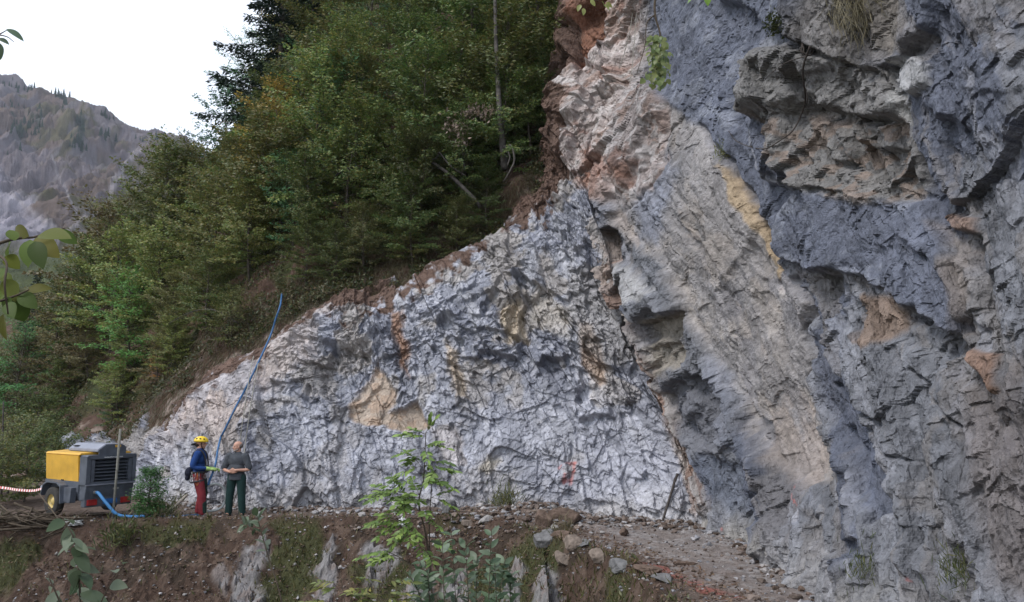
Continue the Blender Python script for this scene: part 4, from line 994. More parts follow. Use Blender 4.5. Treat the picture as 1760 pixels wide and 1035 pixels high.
tag(link("grass", np_mesh("grass", V, Q, leaf_cols(rr, n, [(.07, .06, .03), (.11, .09, .05), (.055, .065, .025), (.16, .12, .08)], 4)), M_LEAF), kind="stuff")
t = MB(); rr = np.random.default_rng(47)
for k in range(170):
    iu0 = int(rr.integers(170, 350)); p = HILL[iu0, int(rr.integers(2, 26))] + np.array([0, -.04, .05]); d = unit(np.array([rr.normal() * .6, -.5, -.9 + rr.normal() * .5])); l = .25 + .6 * rr.random()
    t.tube(smooth_path([p, p + d * l * .5 + rr.normal(size=3) * .08, p + d * l + rr.normal(size=3) * .14], 4), np.linspace(.012, .004, 9), 4, False)
tag(t.build("roots", M_TWIG, None, True), kind="stuff")
# conifers on the far mountain, a mass
rr = np.random.default_rng(51); P_, F_ = [], []; k = 0
spots = []
rx = np.array([p[0] for p in RIDGE]); ry_ = np.array([p[1] for p in RIDGE])
for _ in range(70):
    px = rr.choice([rr.uniform(165, 275), rr.uniform(172, 195), rr.uniform(0, 60), rr.uniform(-300, 300)], p=[.5, .25, .15, .1]); spots.append((px, np.interp(px, rx, ry_) + rr.uniform(0, 5)))
for poly in ((22, 190, 10, 40), (35, 225, 12, 30), (62, 208, 12, 14), (142, 225, 6, 26), (132, 250, 8, 12), (180, 240, 10, 14), (105, 170, 8, 10)):
    for _ in range(26): spots.append((poly[0] + rr.normal() * poly[2] * .7, poly[1] + rr.normal() * poly[3] * .7))
for px, py in spots:
    b = mt_at(px, py); h = rr.uniform(5, 11); r = h * .2
    for lv in range(3):
        z0 = b[2] + h * lv * .28 - 1; w = r * (1 - lv * .28)
        ring = [(b[0] + w * math.cos(a) * rr.uniform(.8, 1.2), b[1] + w * math.sin(a), z0) for a in np.linspace(0, 6.28, 7)[:-1]]
        P_ += ring + [(b[0], b[1], z0 + h * .45)]
        F_ += [(k + i, k + (i + 1) % 6, k + 6) for i in range(6)]; k += 7
tag(link("distant_conifers", np_mesh("distant_conifers", np.array(P_), np.array(F_), np.tile(c3(.03, .045, .03), (len(P_), 1))), M_FAR), kind="stuff")

# ================================================================== STONES, HOSES, TOOLS
def ground_hit(px, py):
    """where the line of sight through a photo pixel meets the ground"""
    Ys = np.linspace(3.0, 24.0, 1400); p0 = at(px, py, 1.0); p1 = at(px, py, 2.0); d = p1 - p0
    P = p0[None] + (Ys - 1.0)[:, None] * d[None]
    z, _ = ground_h(P[:, 0], P[:, 1]); k = np.argmax(P[:, 2] < z)
    return P[k] if P[k, 2] < z[k] else P[-1]
def rock_mesh(name, seed, dims, sub=4, cuts=16, noise=0.06):
    rng = np.random.default_rng(seed); bm = bmesh.new(); bmesh.ops.create_icosphere(bm, subdivisions=sub, radius=1.0)
    U = np.array([v.co[:] for v in bm.verts]); N_ = unit(rng.normal(size=(cuts, 3))); dd = 0.62 + 0.38 * rng.random(cuts)
    q = U @ N_.T; r = np.min(np.where(q > 0.05, dd[None] / np.maximum(q, 0.05), 9), axis=1); r = np.minimum(r, 1.25)
    f = fbm(U[:, 0] * 2.3 + seed, U[:, 1] * 2.3 + U[:, 2] * 1.9, seed, 4, .6) - .5
    V = U * (r * (1 + f * noise * 4))[:, None] * np.array(dims) * 0.5
    for v, c in zip(bm.verts, V): v.co = c
    me = bpy.data.meshes.new(name); bm.to_mesh(me); bm.free(); return me
M_STONE = {
    "pale": paint_mat("pale_stone", (0.31, 0.295, 0.285), 0.9, namp=0.3, nscale=9, spec=.15, bump=.6, bscale=30),
    "grey": paint_mat("grey_stone", (0.145, 0.143, 0.143), 0.9, namp=0.35, nscale=9, spec=.15, bump=.6, bscale=30),
    "brown": paint_mat("brown_stone", (0.135, 0.098, 0.078), 0.92, namp=0.35, nscale=9, spec=.1, bump=.6, bscale=30),
    "tan": paint_mat("tan_stone", (0.185, 0.15, 0.125), 0.92, namp=0.3, nscale=9, spec=.1, bump=.6, bscale=30),
}
def stone(name, px, py, wpx, hpx_, colr, label, seed, rot=(0, 0, 0), sink=0.25, depth=None, cat="rock", group=None, cuts=16, P=None):
    P = ground_hit(px, py) if P is None else P
    k = (P[1] * CP + (P[2] - CAMZ) * SP) / F_PX
    w, h = wpx * k, hpx_ * k
    o = link(name, rock_mesh(name, seed, (w, depth or min(w, h) * 1.1, h), 4, cuts), M_STONE[colr])
    o.location = (P[0], P[1] + 0.05, P[2] + h * (0.5 - sink)); o.rotation_euler = rot
    return tag(o, label, cat, group)
# slabs and boulders at the road's lip
ST = [
    ("rock_slab", 975, 897, 62, 26, "brown", "flat brown slab lying on the heap at the road's lip, the right one of the pair", (0, .05, .2)),
    ("boulder", 934, 905, 26, 30, "brown", "squat brown boulder left of the flat slab on the heap", (0, 0, .5)),
    ("rock_slab", 925, 884, 44, 10, "tan", "thin tan slab tilted on top of the heap", (0, -.12, 0)),
    ("rock", 954, 911, 13, 11, "pale", "small pale pointed stone below the squat brown boulder", (0, .5, 0)),
    ("rock", 1072, 921, 14, 14, "brown", "dark reddish stone standing upright on the gravel road", (.2, .3, .4)),
    ("rock", 1036, 918, 10, 6, "pale", "small white stone on the gravel road left of the dark reddish stone", (0, 0, 0)),
    ("rock", 1150, 890, 24, 9, "grey", "dark grey stone at the foot of the iron bar", (0, -.3, 0)),
    ("rock_slab", 1175, 972, 44, 9, "brown", "flat brown stone lying in the middle of the gravel road", (0, .05, .1)),
    ("rock", 1380, 1018, 17, 11, "brown", "dark pointed stone near the bottom edge of the road", (0, 0, .3)),
    ("boulder", 770, 881, 26, 26, "grey", "pointed grey boulder at the road's edge behind the young ash", (0, .4, 0)),
    ("rock", 806, 905, 22, 15, "tan", "tan stone right of the young ash on the lip of the bank", (0, .2, .3)),
    ("rock", 836, 898, 26, 13, "pale", "pale flat stone on the lip of the bank, next right of the tan stone", (0, -.2, .3)),
    ("rock", 560, 872, 22, 9, "tan", "low pinkish stone against the foot of the left rock face", (0, 0, .2)),
    ("rock", 538, 868, 14, 11, "pale", "small whitish stone beside the low pinkish stone", (0, .3, .2)),
    ("rock", 430, 876, 15, 8, "pale", "white stone on the ground right of the man in the grey shirt", (0, .2, 0)),
    ("rock", 446, 884, 12, 6, "pale", "smaller white stone in front of the white stone beside the man", (0, -.2, 0)),
    ("rock", 622, 888, 13, 9, "pale", "whitish stone at the lip of the bank left of the young ash", (0, .2, 0)),
]
for i, (nm, px, py, w, h, c, lab, rot) in enumerate(ST):
    stone(nm, px, py, w, h, c, lab, 900 + i, rot, 0.2, cuts=12)
# old dry-stone edging of the road
WS = [(935, 936, 50, 44), (985, 940, 44, 36), (944, 918, 26, 18), (966, 923, 24, 20), (1003, 938, 30, 18), (1028, 962, 36, 34), (1066, 978, 42, 30), (1110, 984, 50, 22), (1140, 996, 52, 18), (970, 962, 40, 30)]
for i, (px, py, w, h) in enumerate(WS):
    stone("wall_stone", px, py, w * .66, h * .7, ("grey", "tan", "grey", "brown")[i % 4], "mossy stone of the old dry-stone edging along the road", 980 + i, (0, .08 * (i % 3 - 1), .3 * (i % 4)), .35, depth=.45, cat="stone", group="stones of the dry-stone road edging", cuts=9)

# rubble, gravel: a mass of small angular stones
rr = np.random.default_rng(61)
def small_stones(n, P, size, cols, seed):
    rng = np.random.default_rng(seed); bm = bmesh.new(); bmesh.ops.create_icosphere(bm, subdivisions=1, radius=1.0)
    U = np.array([v.co[:] for v in bm.verts]); Fq = np.array([[v.index for v in f.verts] for f in bm.faces]); bm.free()
    m = len(U); N_ = unit(rng.normal(size=(n, 6, 3))); q = np.einsum('nkc,mc->nmk', N_, U); r = np.min(np.where(q > .1, .55 / np.maximum(q, .1), 9), 2); r = np.minimum(r, 1.2)
    A = rng.random(n) * 6.28; sc = np.stack([.8 + .7 * rng.random(n), .7 + .5 * rng.random(n), .4 + .4 * rng.random(n)], 1)
    V = U[None] * r[..., None] * sc[:, None] * size[:, None, None] * .5
    ca, sa = np.cos(A)[:, None], np.sin(A)[:, None]; V = np.stack([V[..., 0] * ca - V[..., 1] * sa, V[..., 0] * sa + V[..., 1] * ca, V[..., 2]], -1)
    V = V + P[:, None]; C = np.array(cols)[rng.integers(0, len(cols), n)] * (.7 + .6 * rng.random((n, 1)))
    return V.reshape(-1, 3), (np.arange(n)[:, None, None] * m + Fq[None]).reshape(-1, 3), np.repeat(C, m, 0)
base_line = BASE[:, 40]
def scatter_line(n, spread, lo, hi):
    k = rr.integers(lo, hi, n); p = base_line[k]; nn = BN[k, 30].copy(); nn[:, 2] = 0; nn = unit(nn)
    return p + nn * (np.abs(rr.normal(size=(n, 1))) * spread - .05) + rr.normal(size=(n, 3)) * np.array([.1, .1, 0])
Pa = scatter_line(5200, 0.45, 150, 1150)
xx = rr.uniform(-9.5, 4.6, 14000); yy = rr.uniform(9.5, 20, 14000)
Pb = np.stack([xx, yy, 0 * xx], 1); _, sdv = ground_h(xx, yy, False)
kb = (sdv > -3.2) & (rr.random(14000) < np.where(sdv < 1.0, .8, .35)); Pb = Pb[kb]
Pc = np.stack([rr.normal(.6, 1.4, 1500), rr.normal(17.6, .45, 1500), np.zeros(1500)], 1)
Pall = np.concatenate([Pa, Pb, Pc]); z_, _ = ground_h(Pall[:, 0], Pall[:, 1])
size = np.concatenate([.04 + .17 * rr.random(len(Pa)) ** 3, .02 + .08 * rr.random(len(Pb)) ** 3, .04 + .16 * rr.random(len(Pc)) ** 3])
Pall[:, 2] = z_ + size * .12
V, Fq, C = small_stones(len(Pall), Pall, size, [(.30, .29, .295), (.22, .22, .235), (.16, .125, .105), (.30, .28, .27), (.11, .08, .065), (.09, .065, .05), (.17, .135, .115)], 62)
tag(link("rubble", np_mesh("rubble", V, Fq, C), M_ROCK), kind="stuff")
# fallen leaves and wood chips
n = 16000; xx = rr.uniform(-11, 3.6, n); yy = rr.uniform(9.5, 19.5, n); z_, sdv = ground_h(xx, yy); k = (sdv < 1.3) & (sdv > -3); xx, yy, z_ = xx[k], yy[k], z_[k]; n = len(xx)
d_ = unit(np.stack([rr.normal(size=n), rr.normal(size=n), rr.normal(size=n) * .3], 1)); n_ = unit(np.array([0, 0, 1.0]) + rr.normal(size=(n, 3)) * .45); n_ = unit(n_ - d_ * np.sum(n_ * d_, 1, keepdims=True))
V, Q = leaf_quads(np.stack([xx, yy, z_ + .015], 1), d_, n_, .04 + .07 * rr.random(n), .025 + .03 * rr.random(n))
tag(link("leaf_litter", np_mesh("leaf_litter", V, Q, leaf_cols(rr, n, [(.075, .045, .03), (.13, .075, .045), (.20, .14, .09), (.10, .06, .045)], 4)), M_LEAF), kind="stuff")
# weeds and grass on the bank
n = 52000; xx = rr.uniform(-13.4, 2.6, n); yy = rr.uniform(9.2, 18.4, n); z_, sdv = ground_h(xx, yy)
dens = sstep(.50, .62, fbm(xx * .9, yy * .9, 661, 4)) * (sdv < .15) + .10 * (sdv < .3) + sstep(.47, .57, fbm(xx * 1.5, yy * 1.5, 667, 3)) * (xx > -.2) * (sdv < .1)
k = (rr.random(n) < dens) & (sdv > -4.5); xx, yy, z_ = xx[k], yy[k], z_[k]; n = len(xx)
d_ = unit(np.stack([rr.normal(size=n) * .5, rr.normal(size=n) * .5 - .15, np.ones(n)], 1)); n_ = unit(np.cross(d_, rr.normal(size=(n, 3))))
V, Q = leaf_quads(np.stack([xx, yy, z_ - .01], 1), d_, n_, .06 + .16 * rr.random(n) ** 2, .012 + .02 * rr.random(n), .05)
tag(link("bank_grass", np_mesh("bank_grass", V, Q, leaf_cols(rr, n, [(.05, .06, .025), (.08, .09, .03), (.13, .12, .045), (.12, .09, .05)], 4)), M_LEAF), kind="stuff")

# ------------------------------------------------------------------ hoses, ropes, bar, pole, tape
def face_pt(px, py, out):
    p = cliff_at(px, py, 0.0); return at(px, py, p[1] - out)
def tube_thing(name, pts, r, mat, label, cat, n=10, sides=8):
    t = MB(); t.tube(smooth_path(pts, n), r, sides); return tag(t.build(name, mat, None, True), label, cat)
M_BLUEHOSE = paint_mat("blue_hose", (0.03, 0.10, 0.225), 0.5, namp=.25, nscale=3)
M_TEALHOSE = paint_mat("teal_hose", (0.17, 0.30, 0.30), 0.55, namp=.35, nscale=1.6)
M_GREYHOSE = paint_mat("grey_hose", (0.33, 0.35, 0.34), 0.6, namp=.2, nscale=3)
M_ROPE = paint_mat("rope", (0.26, 0.25, 0.22), 0.9, namp=.2, nscale=30)
def drape(pix, out, n=10, win=5):
    """a line laid down the rock face: keeps just in front of the stone it passes"""
    P2 = smooth_path([(a, b, 0) for a, b in pix], n); Ys = np.array([cliff_at(a, b)[1] for a, b, _ in P2]) - out
    m = np.array([Ys[max(0, i - win):i + win + 1].min() for i in range(len(Ys))]); m = np.convolve(np.pad(m, win, mode='edge'), np.ones(2 * win + 1) / (2 * win + 1), 'valid')
    return [at(a, b, y) for (a, b, _), y in zip(P2, m)]
tube_thing("air_hose", [hill_at(486, 514) + np.array([0, -.15, .15])] + [at(482, 524, 22.3)] + drape([(474, 548), (466, 574), (452, 606), (436, 640), (420, 672), (405, 700), (388, 735), (378, 755)], .10)[::3] + [at(374, 775, 19.6), at(371, 795, 19.25), at(366, 812, 18.95), at(360, 826, 18.8), at(358, 834, 18.75)], .026, M_BLUEHOSE,
           "long blue air hose running down the rock face to the climber's hand", "hose", 4)
tube_thing("drill_hose", [at(358, 836, 18.8), at(366, 832, 18.8), at(376, 833, 18.85), at(385, 840, 18.9), at(388, 853, 18.9), at(385, 866, 18.9), at(378, 874, 18.85), at(366, 878, 18.8), at(350, 879, 18.7)], .028, M_GREYHOSE,
           "grey-blue hose in a loop on the ground between the two men", "hose")
hh = lambda px, Y, dz=.03: np.array([at_z(px, Y, 0)[0], Y, gz(at_z(px, Y, 0)[0], Y) + dz])
tube_thing("ground_hose", [hh(356, 18.75), hh(335, 18.6), hh(322, 18.5), hh(305, 18.45), hh(292, 18.4), hh(270, 18.3), hh(250, 18.15), hh(232, 18.0)], .028, M_BLUEHOSE, "blue hose lying along the ground at the climber's feet", "hose")
tube_thing("wooden_stake", [at(292, 880, 18.7), at(322, 850, 19.2)], .035, paint_mat("weathered_wood", (0.28, 0.25, 0.21), .9, namp=.3), "weathered grey stake leaning behind the climber's legs", "stake")
tube_thing("climbing_rope", drape([(436, 612), (430, 640), (422, 690), (412, 760)], .10)[::3] + [at(400, 830, 19.4), hh(386, 19.3)], .012, M_ROPE, "pale climbing rope hanging down the face, the left one of the two ropes", "rope", 4)
tube_thing("climbing_rope", drape([(447, 608), (441, 640), (432, 690), (422, 760)], .10)[::3] + [at(412, 830, 19.5), hh(396, 19.5)], .012, M_ROPE, "pale climbing rope hanging down the face, the right one of the two ropes", "rope", 4)
tube_thing("thin_rope", [at(1092, -40, 21.5), face_pt(1085, 40, .4), face_pt(1074, 88, .3), face_pt(1064, 118, .2)], .010, M_ROPE, "thin rope hanging into the red gully from above, reaching left", "rope")
tube_thing("thin_rope", [at(1098, -40, 21.5), face_pt(1092, 50, .4), face_pt(1086, 120, .3), face_pt(1082, 140, .2)], .010, M_ROPE, "thin straight rope hanging into the red gully, right of the other", "rope")
# leaning iron drill bar
b1 = face_pt(1160, 826, .16); b2 = at(1165, 814, b1[1]); b0 = hh(1137, b1[1] - .30, -.02)
bar = MB(); bar.tube(np.array([b0, b1, b2]), [.026, .026, .032], 8); bar.tube(np.array([b1 - np.array([.0, 0, .02]), b1 + np.array([.02, 0, .06])]), .034, 8)
tag(bar.build("iron_bar", paint_mat("rusty_iron", (0.065, 0.055, 0.05), .7, .4, namp=.3)), "dark iron bar leaning against the foot of the grey face", "bar")
pole = MB(); pb = hh(193, 17.65, -.3); pt = at(207, 737, 17.75); pole.tube(np.array([pb, pb * .5 + pt * .5, pt]), .027, 10)
tag(pole.build("pole", paint_mat("weathered_pole", (0.15, 0.145, 0.125), .85, namp=.3, nscale=12), None, True), "thin grey pole stuck in the ground behind the compressor's rear panel", "pole")

# ------------------------------------------------------------------ the towed air compressor
M_YEL = paint_mat("yellow_paint", (0.58, 0.33, 0.04), 0.45, namp=.14, nscale=4)
M_GRY = paint_mat("slate_grey_paint", (0.075, 0.085, 0.105), 0.5, namp=.30, nscale=6)
M_LGRY = paint_mat("light_grey_paint", (0.20, 0.21, 0.25), 0.42, namp=.12, nscale=6)
M_DARK = paint_mat("dark_opening", (0.012, 0.013, 0.015), .8)
M_RUB = paint_mat("tyre_rubber", (0.035, 0.033, 0.030), .85, namp=.35, nscale=14)
M_RIM = paint_mat("cream_rim", (0.50, 0.38, 0.14), .55, namp=.2, nscale=10)
M_RED = paint_mat("red_lens", (0.30, 0.025, 0.025), .3, namp=.3)
M_BLUE = paint_mat("blue_plate", (0.02, 0.11, 0.33), .5, namp=.2)
M_STEEL = paint_mat("worn_steel", (0.34, 0.33, 0.32), .5, .6, namp=.25)
M_WHITE = paint_mat("white_lettering", (0.75, 0.75, 0.75), .6)
COMP_AX = math.atan2(-0.57, 0.82)
cx_, cy_ = -8.77, 17.95
comp = empty("air_compressor", (cx_, cy_, gz(-9.9, 18.0) + 0.0), COMP_AX); comp.scale = (1.0, 0.93, 1.0)
tag(comp, "yellow and grey towed air compressor standing on the road", "compressor")
t = MB(); t.prism([(-.50, .36), (.50, .36), (.59, .56), (.59, .77), (-.59, .77), (-.59, .56)], 'x', -1.78, -.30)
body = t.build("chassis", M_GRY, comp, bevel=.012)
# rear housing: frame, louvre slats, lower skirt
t = MB()
t.prism([(-.60, .70), (-.50, .70), (-.50, 1.24), (-.60, 1.30)], 'x', -.30, 0); t.prism([(.50, .70), (.60, .70), (.60, 1.30), (.50, 1.24)], 'x', -.30, 0)
t.prism([(-.60, 1.303), (-.50, 1.243), (.50, 1.243), (.60, 1.303), (.57, 1.335), (-.57, 1.335)], 'x', -.303, .003)
t.box((-.15, 0, .735), (.294, .995, .066)); t.box((-.26, 0, .99), (.05, .995, .50))
rear = t.build("rear_housing", M_GRY, comp, bevel=.008)
t = MB()
for i in range(6):
    t = MB(); z0 = .80 + i * .072
    t.prism([(-.20, z0 + .052), (-.185, z0 + .062), (-.025, z0 + .012), (-.03, z0)], 'y', -.40, .40); t.build("louvre", M_GRY, rear)
t = MB(); t.box((-.225, 0, 1.005), (.014, .82, .46)); t.build("grille_opening", M_DARK, rear)
for s in (-1, 1):
    t = MB(); t.box((-.10, s * .45, 1.0), (.196, .085, .46)); t.build("grille_frame", M_GRY, rear, bevel=.006)
t = MB(); t.prism([(-.30, .36), (-.07, .40), (-.012, .696), (-.30, .696)], 'y', -.57, .57); t.build("rear_skirt", M_GRY, comp, bevel=.01)
t = MB(); t.box((-.01, 0, .705), (.05, 1.19, .028)); t.build("trim_strip", M_LGRY, comp, bevel=.006)
# yellow canopy: side door and lid on each side
for s, nm in ((-1, "canopy_door"), (1, "canopy_door")):
    t = MB(); y0, y1 = sorted((s * .575, s * .63)); a, b = (-.63, -.575) if s < 0 else (.575, .63)
    prof = [(s * .52, .745), (s * .575, .745), (s * .625, 1.33), (s * .57, 1.33)]
    t.prism(prof, 'x', -1.74, -.335); d = t.build(nm, M_YEL, comp, bevel=.014)
    t = MB(); t.box((-1.02, s * .584, .775), (.10, .02, .025)); t.build("latch", M_DARK, d)
t = MB(); t.prism([(-.635, 1.332), (.635, 1.332), (.60, 1.372), (.20, 1.395), (-.20, 1.395), (-.60, 1.372)], 'x', -1.76, -.28); t.build("canopy_lid", M_YEL, comp, bevel=.01)
t = MB(); t.box((-1.03, 0, 1.05), (1.36, 1.03, .56)); t.build("engine_bay", M_DARK, comp)
t = MB(); t.prism([(-.56, .77), (.56, .77), (.60, 1.33), (-.60, 1.33)], 'x', -1.80, -1.742); t.build("front_panel", M_YEL, comp, bevel=.01)
# hood over the outlet on the roof
t = MB(); t.prism([(-.34, 1.396), (.34, 1.396), (.34, 1.50), (.22, 1.565), (-.16, 1.565), (-.34, 1.45)], 'x', -1.30, -.04); hood = t.build("roof_hood", M_LGRY, comp, bevel=.012)
t = MB(); t.prism([(-.325, 1.336), (.325, 1.336), (.325, 1.495), (.21, 1.552), (-.155, 1.552), (-.325, 1.44)], 'x', -.038, -.018); t.build("hood_end", M_GRY, hood)
t = MB(); t.box((-1.08, -.252, 1.512), (.22, .10, .012)); o = t.build("hood_opening", M_DARK, hood)
o.location = (0, 0, 0)
t = MB(); t.box((-.012, .12, 1.515), (.008, .14, .05)); t.build("warning_sticker", M_YEL, hood)
# fender, wheels, axle, drawbar
def wheel(s):
    y = s * .66
    t = MB(); t.lathe([(.16, -.085), (.27, -.095), (.305, -.075), (.315, 0), (.305, .075), (.27, .095), (.16, .085)], (-1.16, y, .315), 'y', 32)
    w = t.build("wheel", M_RUB, comp, True)
    t = MB(); t.lathe([(0, .05 * s), (.06, .05 * s), (.075, .025 * s), (.13, .02 * s), (.15, .06 * s), (.172, .075 * s), (.172, -.07 * s), (0, -.07 * s)], (-1.16, y, .315), 'y', 28); rm = t.build("rim", M_RIM, w, True)
    for k in range(5):
        t = MB(); a = k * 1.2566; t.lathe([(0, .035 * s), (.012, .035 * s), (.012, .015 * s)], (-1.16 + .095 * math.cos(a), y, .315 + .095 * math.sin(a)), 'y', 8); t.build("wheel_nut", M_STEEL, w)
    t = MB(); y0, y1 = sorted((s * .535, s * .775))
    prof = [(-1.62, .42), (-1.52, .68), (-1.34, .755), (-.92, .755), (-.74, .68), (-.70, .30), (-.74, .30), (-.775, .655), (-.93, .715), (-1.33, .715), (-1.49, .65), (-1.585, .42)]
    V = []; n = len(prof)
    for yy_ in (y0, y1): V += [(x, yy_, z) for x, z in prof]
    t.add(V, [(i, (i + 1) % n, n + (i + 1) % n, n + i) for i in range(n)] + [tuple((i, i + 1, n - 2 - i, n - 1 - i)) for i in range(n // 2 - 1)] + [tuple((n + i, n + n - 1 - i, n + n - 2 - i, n + i + 1)) for i in range(n // 2 - 1)])
    t.prism([(-.735, .32), (-.44, .32), (-.40, .64), (-.735, .64)], 'y', s * .56, s * .70)
    t.build("fender", M_GRY, comp, bevel=.006)
wheel(-1); wheel(1)
t = MB(); t.tube(np.array([(-1.16, -.66, .315), (-1.16, .66, .315)]), .035, 10); t.build("axle", M_DARK, comp)
t = MB(); t.tube(np.array([(-1.70, -.30, .44), (-2.35, 0, .44), (-2.95, 0, .46)]), .038, 8); t.tube(np.array([(-1.70, .30, .44), (-2.35, 0, .44)]), .038, 8); t.tube(np.array([(-2.93, 0, .46), (-3.05, 0, .46)]), .05, 10); t.build("drawbar", M_LGRY, comp)
t = MB(); t.tube(np.array([(-2.45, .09, .75), (-2.45, .09, .12)]), .026, 8); t.lathe([(0, -.03), (.10, -.03), (.11, 0), (.10, .03), (0, .03)], (-2.45, .09, .11), 'y', 18); t.build("jockey_wheel", M_STEEL, comp)
# light board with lamps and plate
t = MB(); t.box((-.14, 0, .335), (.16, 1.12, .20)); bumper = t.build("light_board", M_GRY, comp, bevel=.01)
for s in (-1, 1):
    t = MB(); t.box((-.048, s * .40, .335), (.03, .235, .125)); tl = t.build("tail_light", M_RED, comp, bevel=.008)
t = MB(); t.box((-.052, .03, .335), (.016, .34, .10)); t.build("number_plate", M_BLUE, comp, bevel=.004)
t = MB(); t.tube(np.array([(-.06, -.36, .545), (.02, -.36, .545), (.05, -.36, .54)]), .036, 12); t.build("hose_coupling", M_STEEL, comp)
t = MB(); t.box((-.002, .12, .60), (.012, .14, .035)); t.build("maker_plate", M_STEEL, comp)
fc = bpy.data.curves.new("lettering", 'FONT'); fc.body = "www.atlascopco.com"; fc.size = .052; fc.align_x = 'CENTER'; fc.extrude = .001
lt = bpy.data.objects.new("lettering", fc); col.objects.link(lt)
bpy.context.view_layer.update(); lme = bpy.data.meshes.new_from_object(lt.evaluated_get(bpy.context.evaluated_depsgraph_get())); bpy.data.objects.remove(lt); lme.materials.clear()
lt = link("lettering", lme, M_WHITE, comp); lt.location = (.0062, .02, 1.268); lt.rotation_euler = (math.pi / 2, 0, math.pi / 2)
# hose from the coupling to the ground
bpy.context.view_layer.update()
cw = lambda x, y, z: np.array(comp.matrix_world @ Vector((x, y, z)))
tube_thing("outlet_hose", [cw(.03, -.36, .545), cw(.12, -.35, .53), cw(.30, -.26, .33), cw(.46, -.10, .10), cw(.62, .10, .04), cw(.85, .34, .04)], .034, paint_mat("bright_blue_hose", (.05, .185, .40), .45, namp=.15), "bright blue hose curving from the compressor's rear to the ground", "hose")
# striped barrier tape from the drawbar to the left
Pt = smooth_path([at(-60, 836, 19.2), at(0, 838, 19.1), at(30, 842, 19.0), at(60, 843, 18.95), cw(-1.85, -.45, .60)], 14)
Vt, Qt, Ct, k = [], [], [], 0
for i in range(len(Pt) - 1):
    a, b = Pt[i], Pt[i + 1]; w = np.array([0, .008, .026]); c = (.75, .73, .71) if i % 2 else (.50, .08, .06)
    Vt += [a - w, b - w, b + w, a + w, ]; Qt.append((k, k + 1, k + 2, k + 3)); Ct += [c] * 4; k += 4
tape = link("barrier_tape", np_mesh("barrier_tape", np.array(Vt), np.array(Qt), np.array(Ct)), attr_mat("tape", .5, .3, 5, .05, 20, .1, .002)); tag(tape, "red and white barrier tape strung left of the compressor", "tape")
sm = tape.modifiers.new("thickness", 'SOLIDIFY'); sm.thickness = .003
# cloths and bags lying about
def crumple(name, P, dims, seed, mat, label, cat):
    bm = bmesh.new(); bmesh.ops.create_icosphere(bm, subdivisions=4, radius=.5)
    for v in bm.verts:
        c = v.co; f = fbm(np.array([c.x * 4 + seed]), np.array([c.y * 4 + c.z * 5]), seed, 4, .6)[0] - .5; c *= 1 + 1.3 * f
        v.co = Vector((c.x * dims[0], c.y * dims[1], max(-.3, c.z) * dims[2]))
    me = bpy.data.meshes.new(name); bm.to_mesh(me); bm.free()
    o = link(name, me, mat); o.location = P + np.array([0, 0, dims[2] * .3]); return tag(o, label, cat)
M_CLOTH = paint_mat("white_sheet", (.55, .56, .55), .6, namp=.12)
crumple("plastic_bag", ground_hit(693, 904), (.20, .16, .22), 5, M_CLOTH, "crumpled white bag on the lip of the bank beside the young ash", "bag")
crumple("plastic_sheet", ground_hit(127, 903), (.34, .26, .20), 9, M_CLOTH, "crumpled pale sheet on the ground in front of the compressor", "sheet")
crumple("plastic_sheet", ground_hit(100, 902), (.24, .2, .10), 12, M_CLOTH, "small flat white scrap left of the crumpled pale sheet", "sheet")
# pile of cut brushwood at the left
rr = np.random.default_rng(71); t = MB(); c0 = ground_hit(30, 905)
for i in range(70):
    p = c0 + np.array([rr.normal() * .7, rr.normal() * .3, .0 + rr.random() * .22]); a = rr.normal() * .6; d = np.array([math.cos(a), rr.normal() * .4, rr.normal() * .22]) * (.4 + .5 * rr.random())
    t.tube(np.array([p - d, p + rr.normal(size=3) * .05, p + d]), np.array([.014, .012, .005]) * (1 + rr.random()), 5)
tag(t.build("brushwood_pile", M_TWIG, None, True), "tangled pile of cut brushwood at the left edge", "brushwood")

# ================================================================== THE TWO MEN
def ell(t, c, r, n=16, rot=None):
    th = np.linspace(0, math.pi, n // 2 + 1); V, Fs = [], []
    m = n
    for a in th:
        for k in range(m):
            w = 2 * math.pi * k / m; V.append((math.sin(a) * math.cos(w) * r[0], math.sin(a) * math.sin(w) * r[1], math.cos(a) * r[2]))
    for i in range(len(th) - 1):
        for k in range(m): Fs.append((i * m + k, (i + 1) * m + k, (i + 1) * m + (k + 1) % m, i * m + (k + 1) % m))
    V = np.array(V)
    if rot is not None: V = V @ np.array(rot).T
    t.add(V + np.array(c), Fs)
def limb(t, pts, rad, n=14, flat=None):
    P = smooth_path(pts, 6); R = np.interp(np.linspace(0, len(pts) - 1, len(P)), np.arange(len(pts)), rad)
    t.tube(P, R, n)
    for p, r in ((P[0], R[0]), (P[-1], R[-1])): ell(t, p, (r, r, r), 12)
def fuse(t, name, voxel, smooth_it=4):
    """one continuous surface from overlapping shapes"""
    me0 = t.mesh(name); o = bpy.data.objects.new(name, me0); col.objects.link(o)
    m = o.modifiers.new("remesh", 'REMESH'); m.mode = 'VOXEL'; m.voxel_size = voxel; m.use_smooth_shade = True
    s = o.modifiers.new("smooth", 'SMOOTH'); s.factor = .5; s.iterations = smooth_it
    dg = bpy.context.evaluated_depsgraph_get(); me = bpy.data.meshes.new_from_object(o.evaluated_get(dg)); me.name = name
    bpy.data.objects.remove(o); bpy.data.meshes.remove(me0)
    for p in me.polygons: p.use_smooth = True
    return me
def rotz(p, a):
    p = np.asarray(p, float); c, s = math.cos(a), math.sin(a); q = p.copy(); q[..., 0] = p[..., 0] * c - p[..., 1] * s; q[..., 1] = p[..., 0] * s + p[..., 1] * c; return q
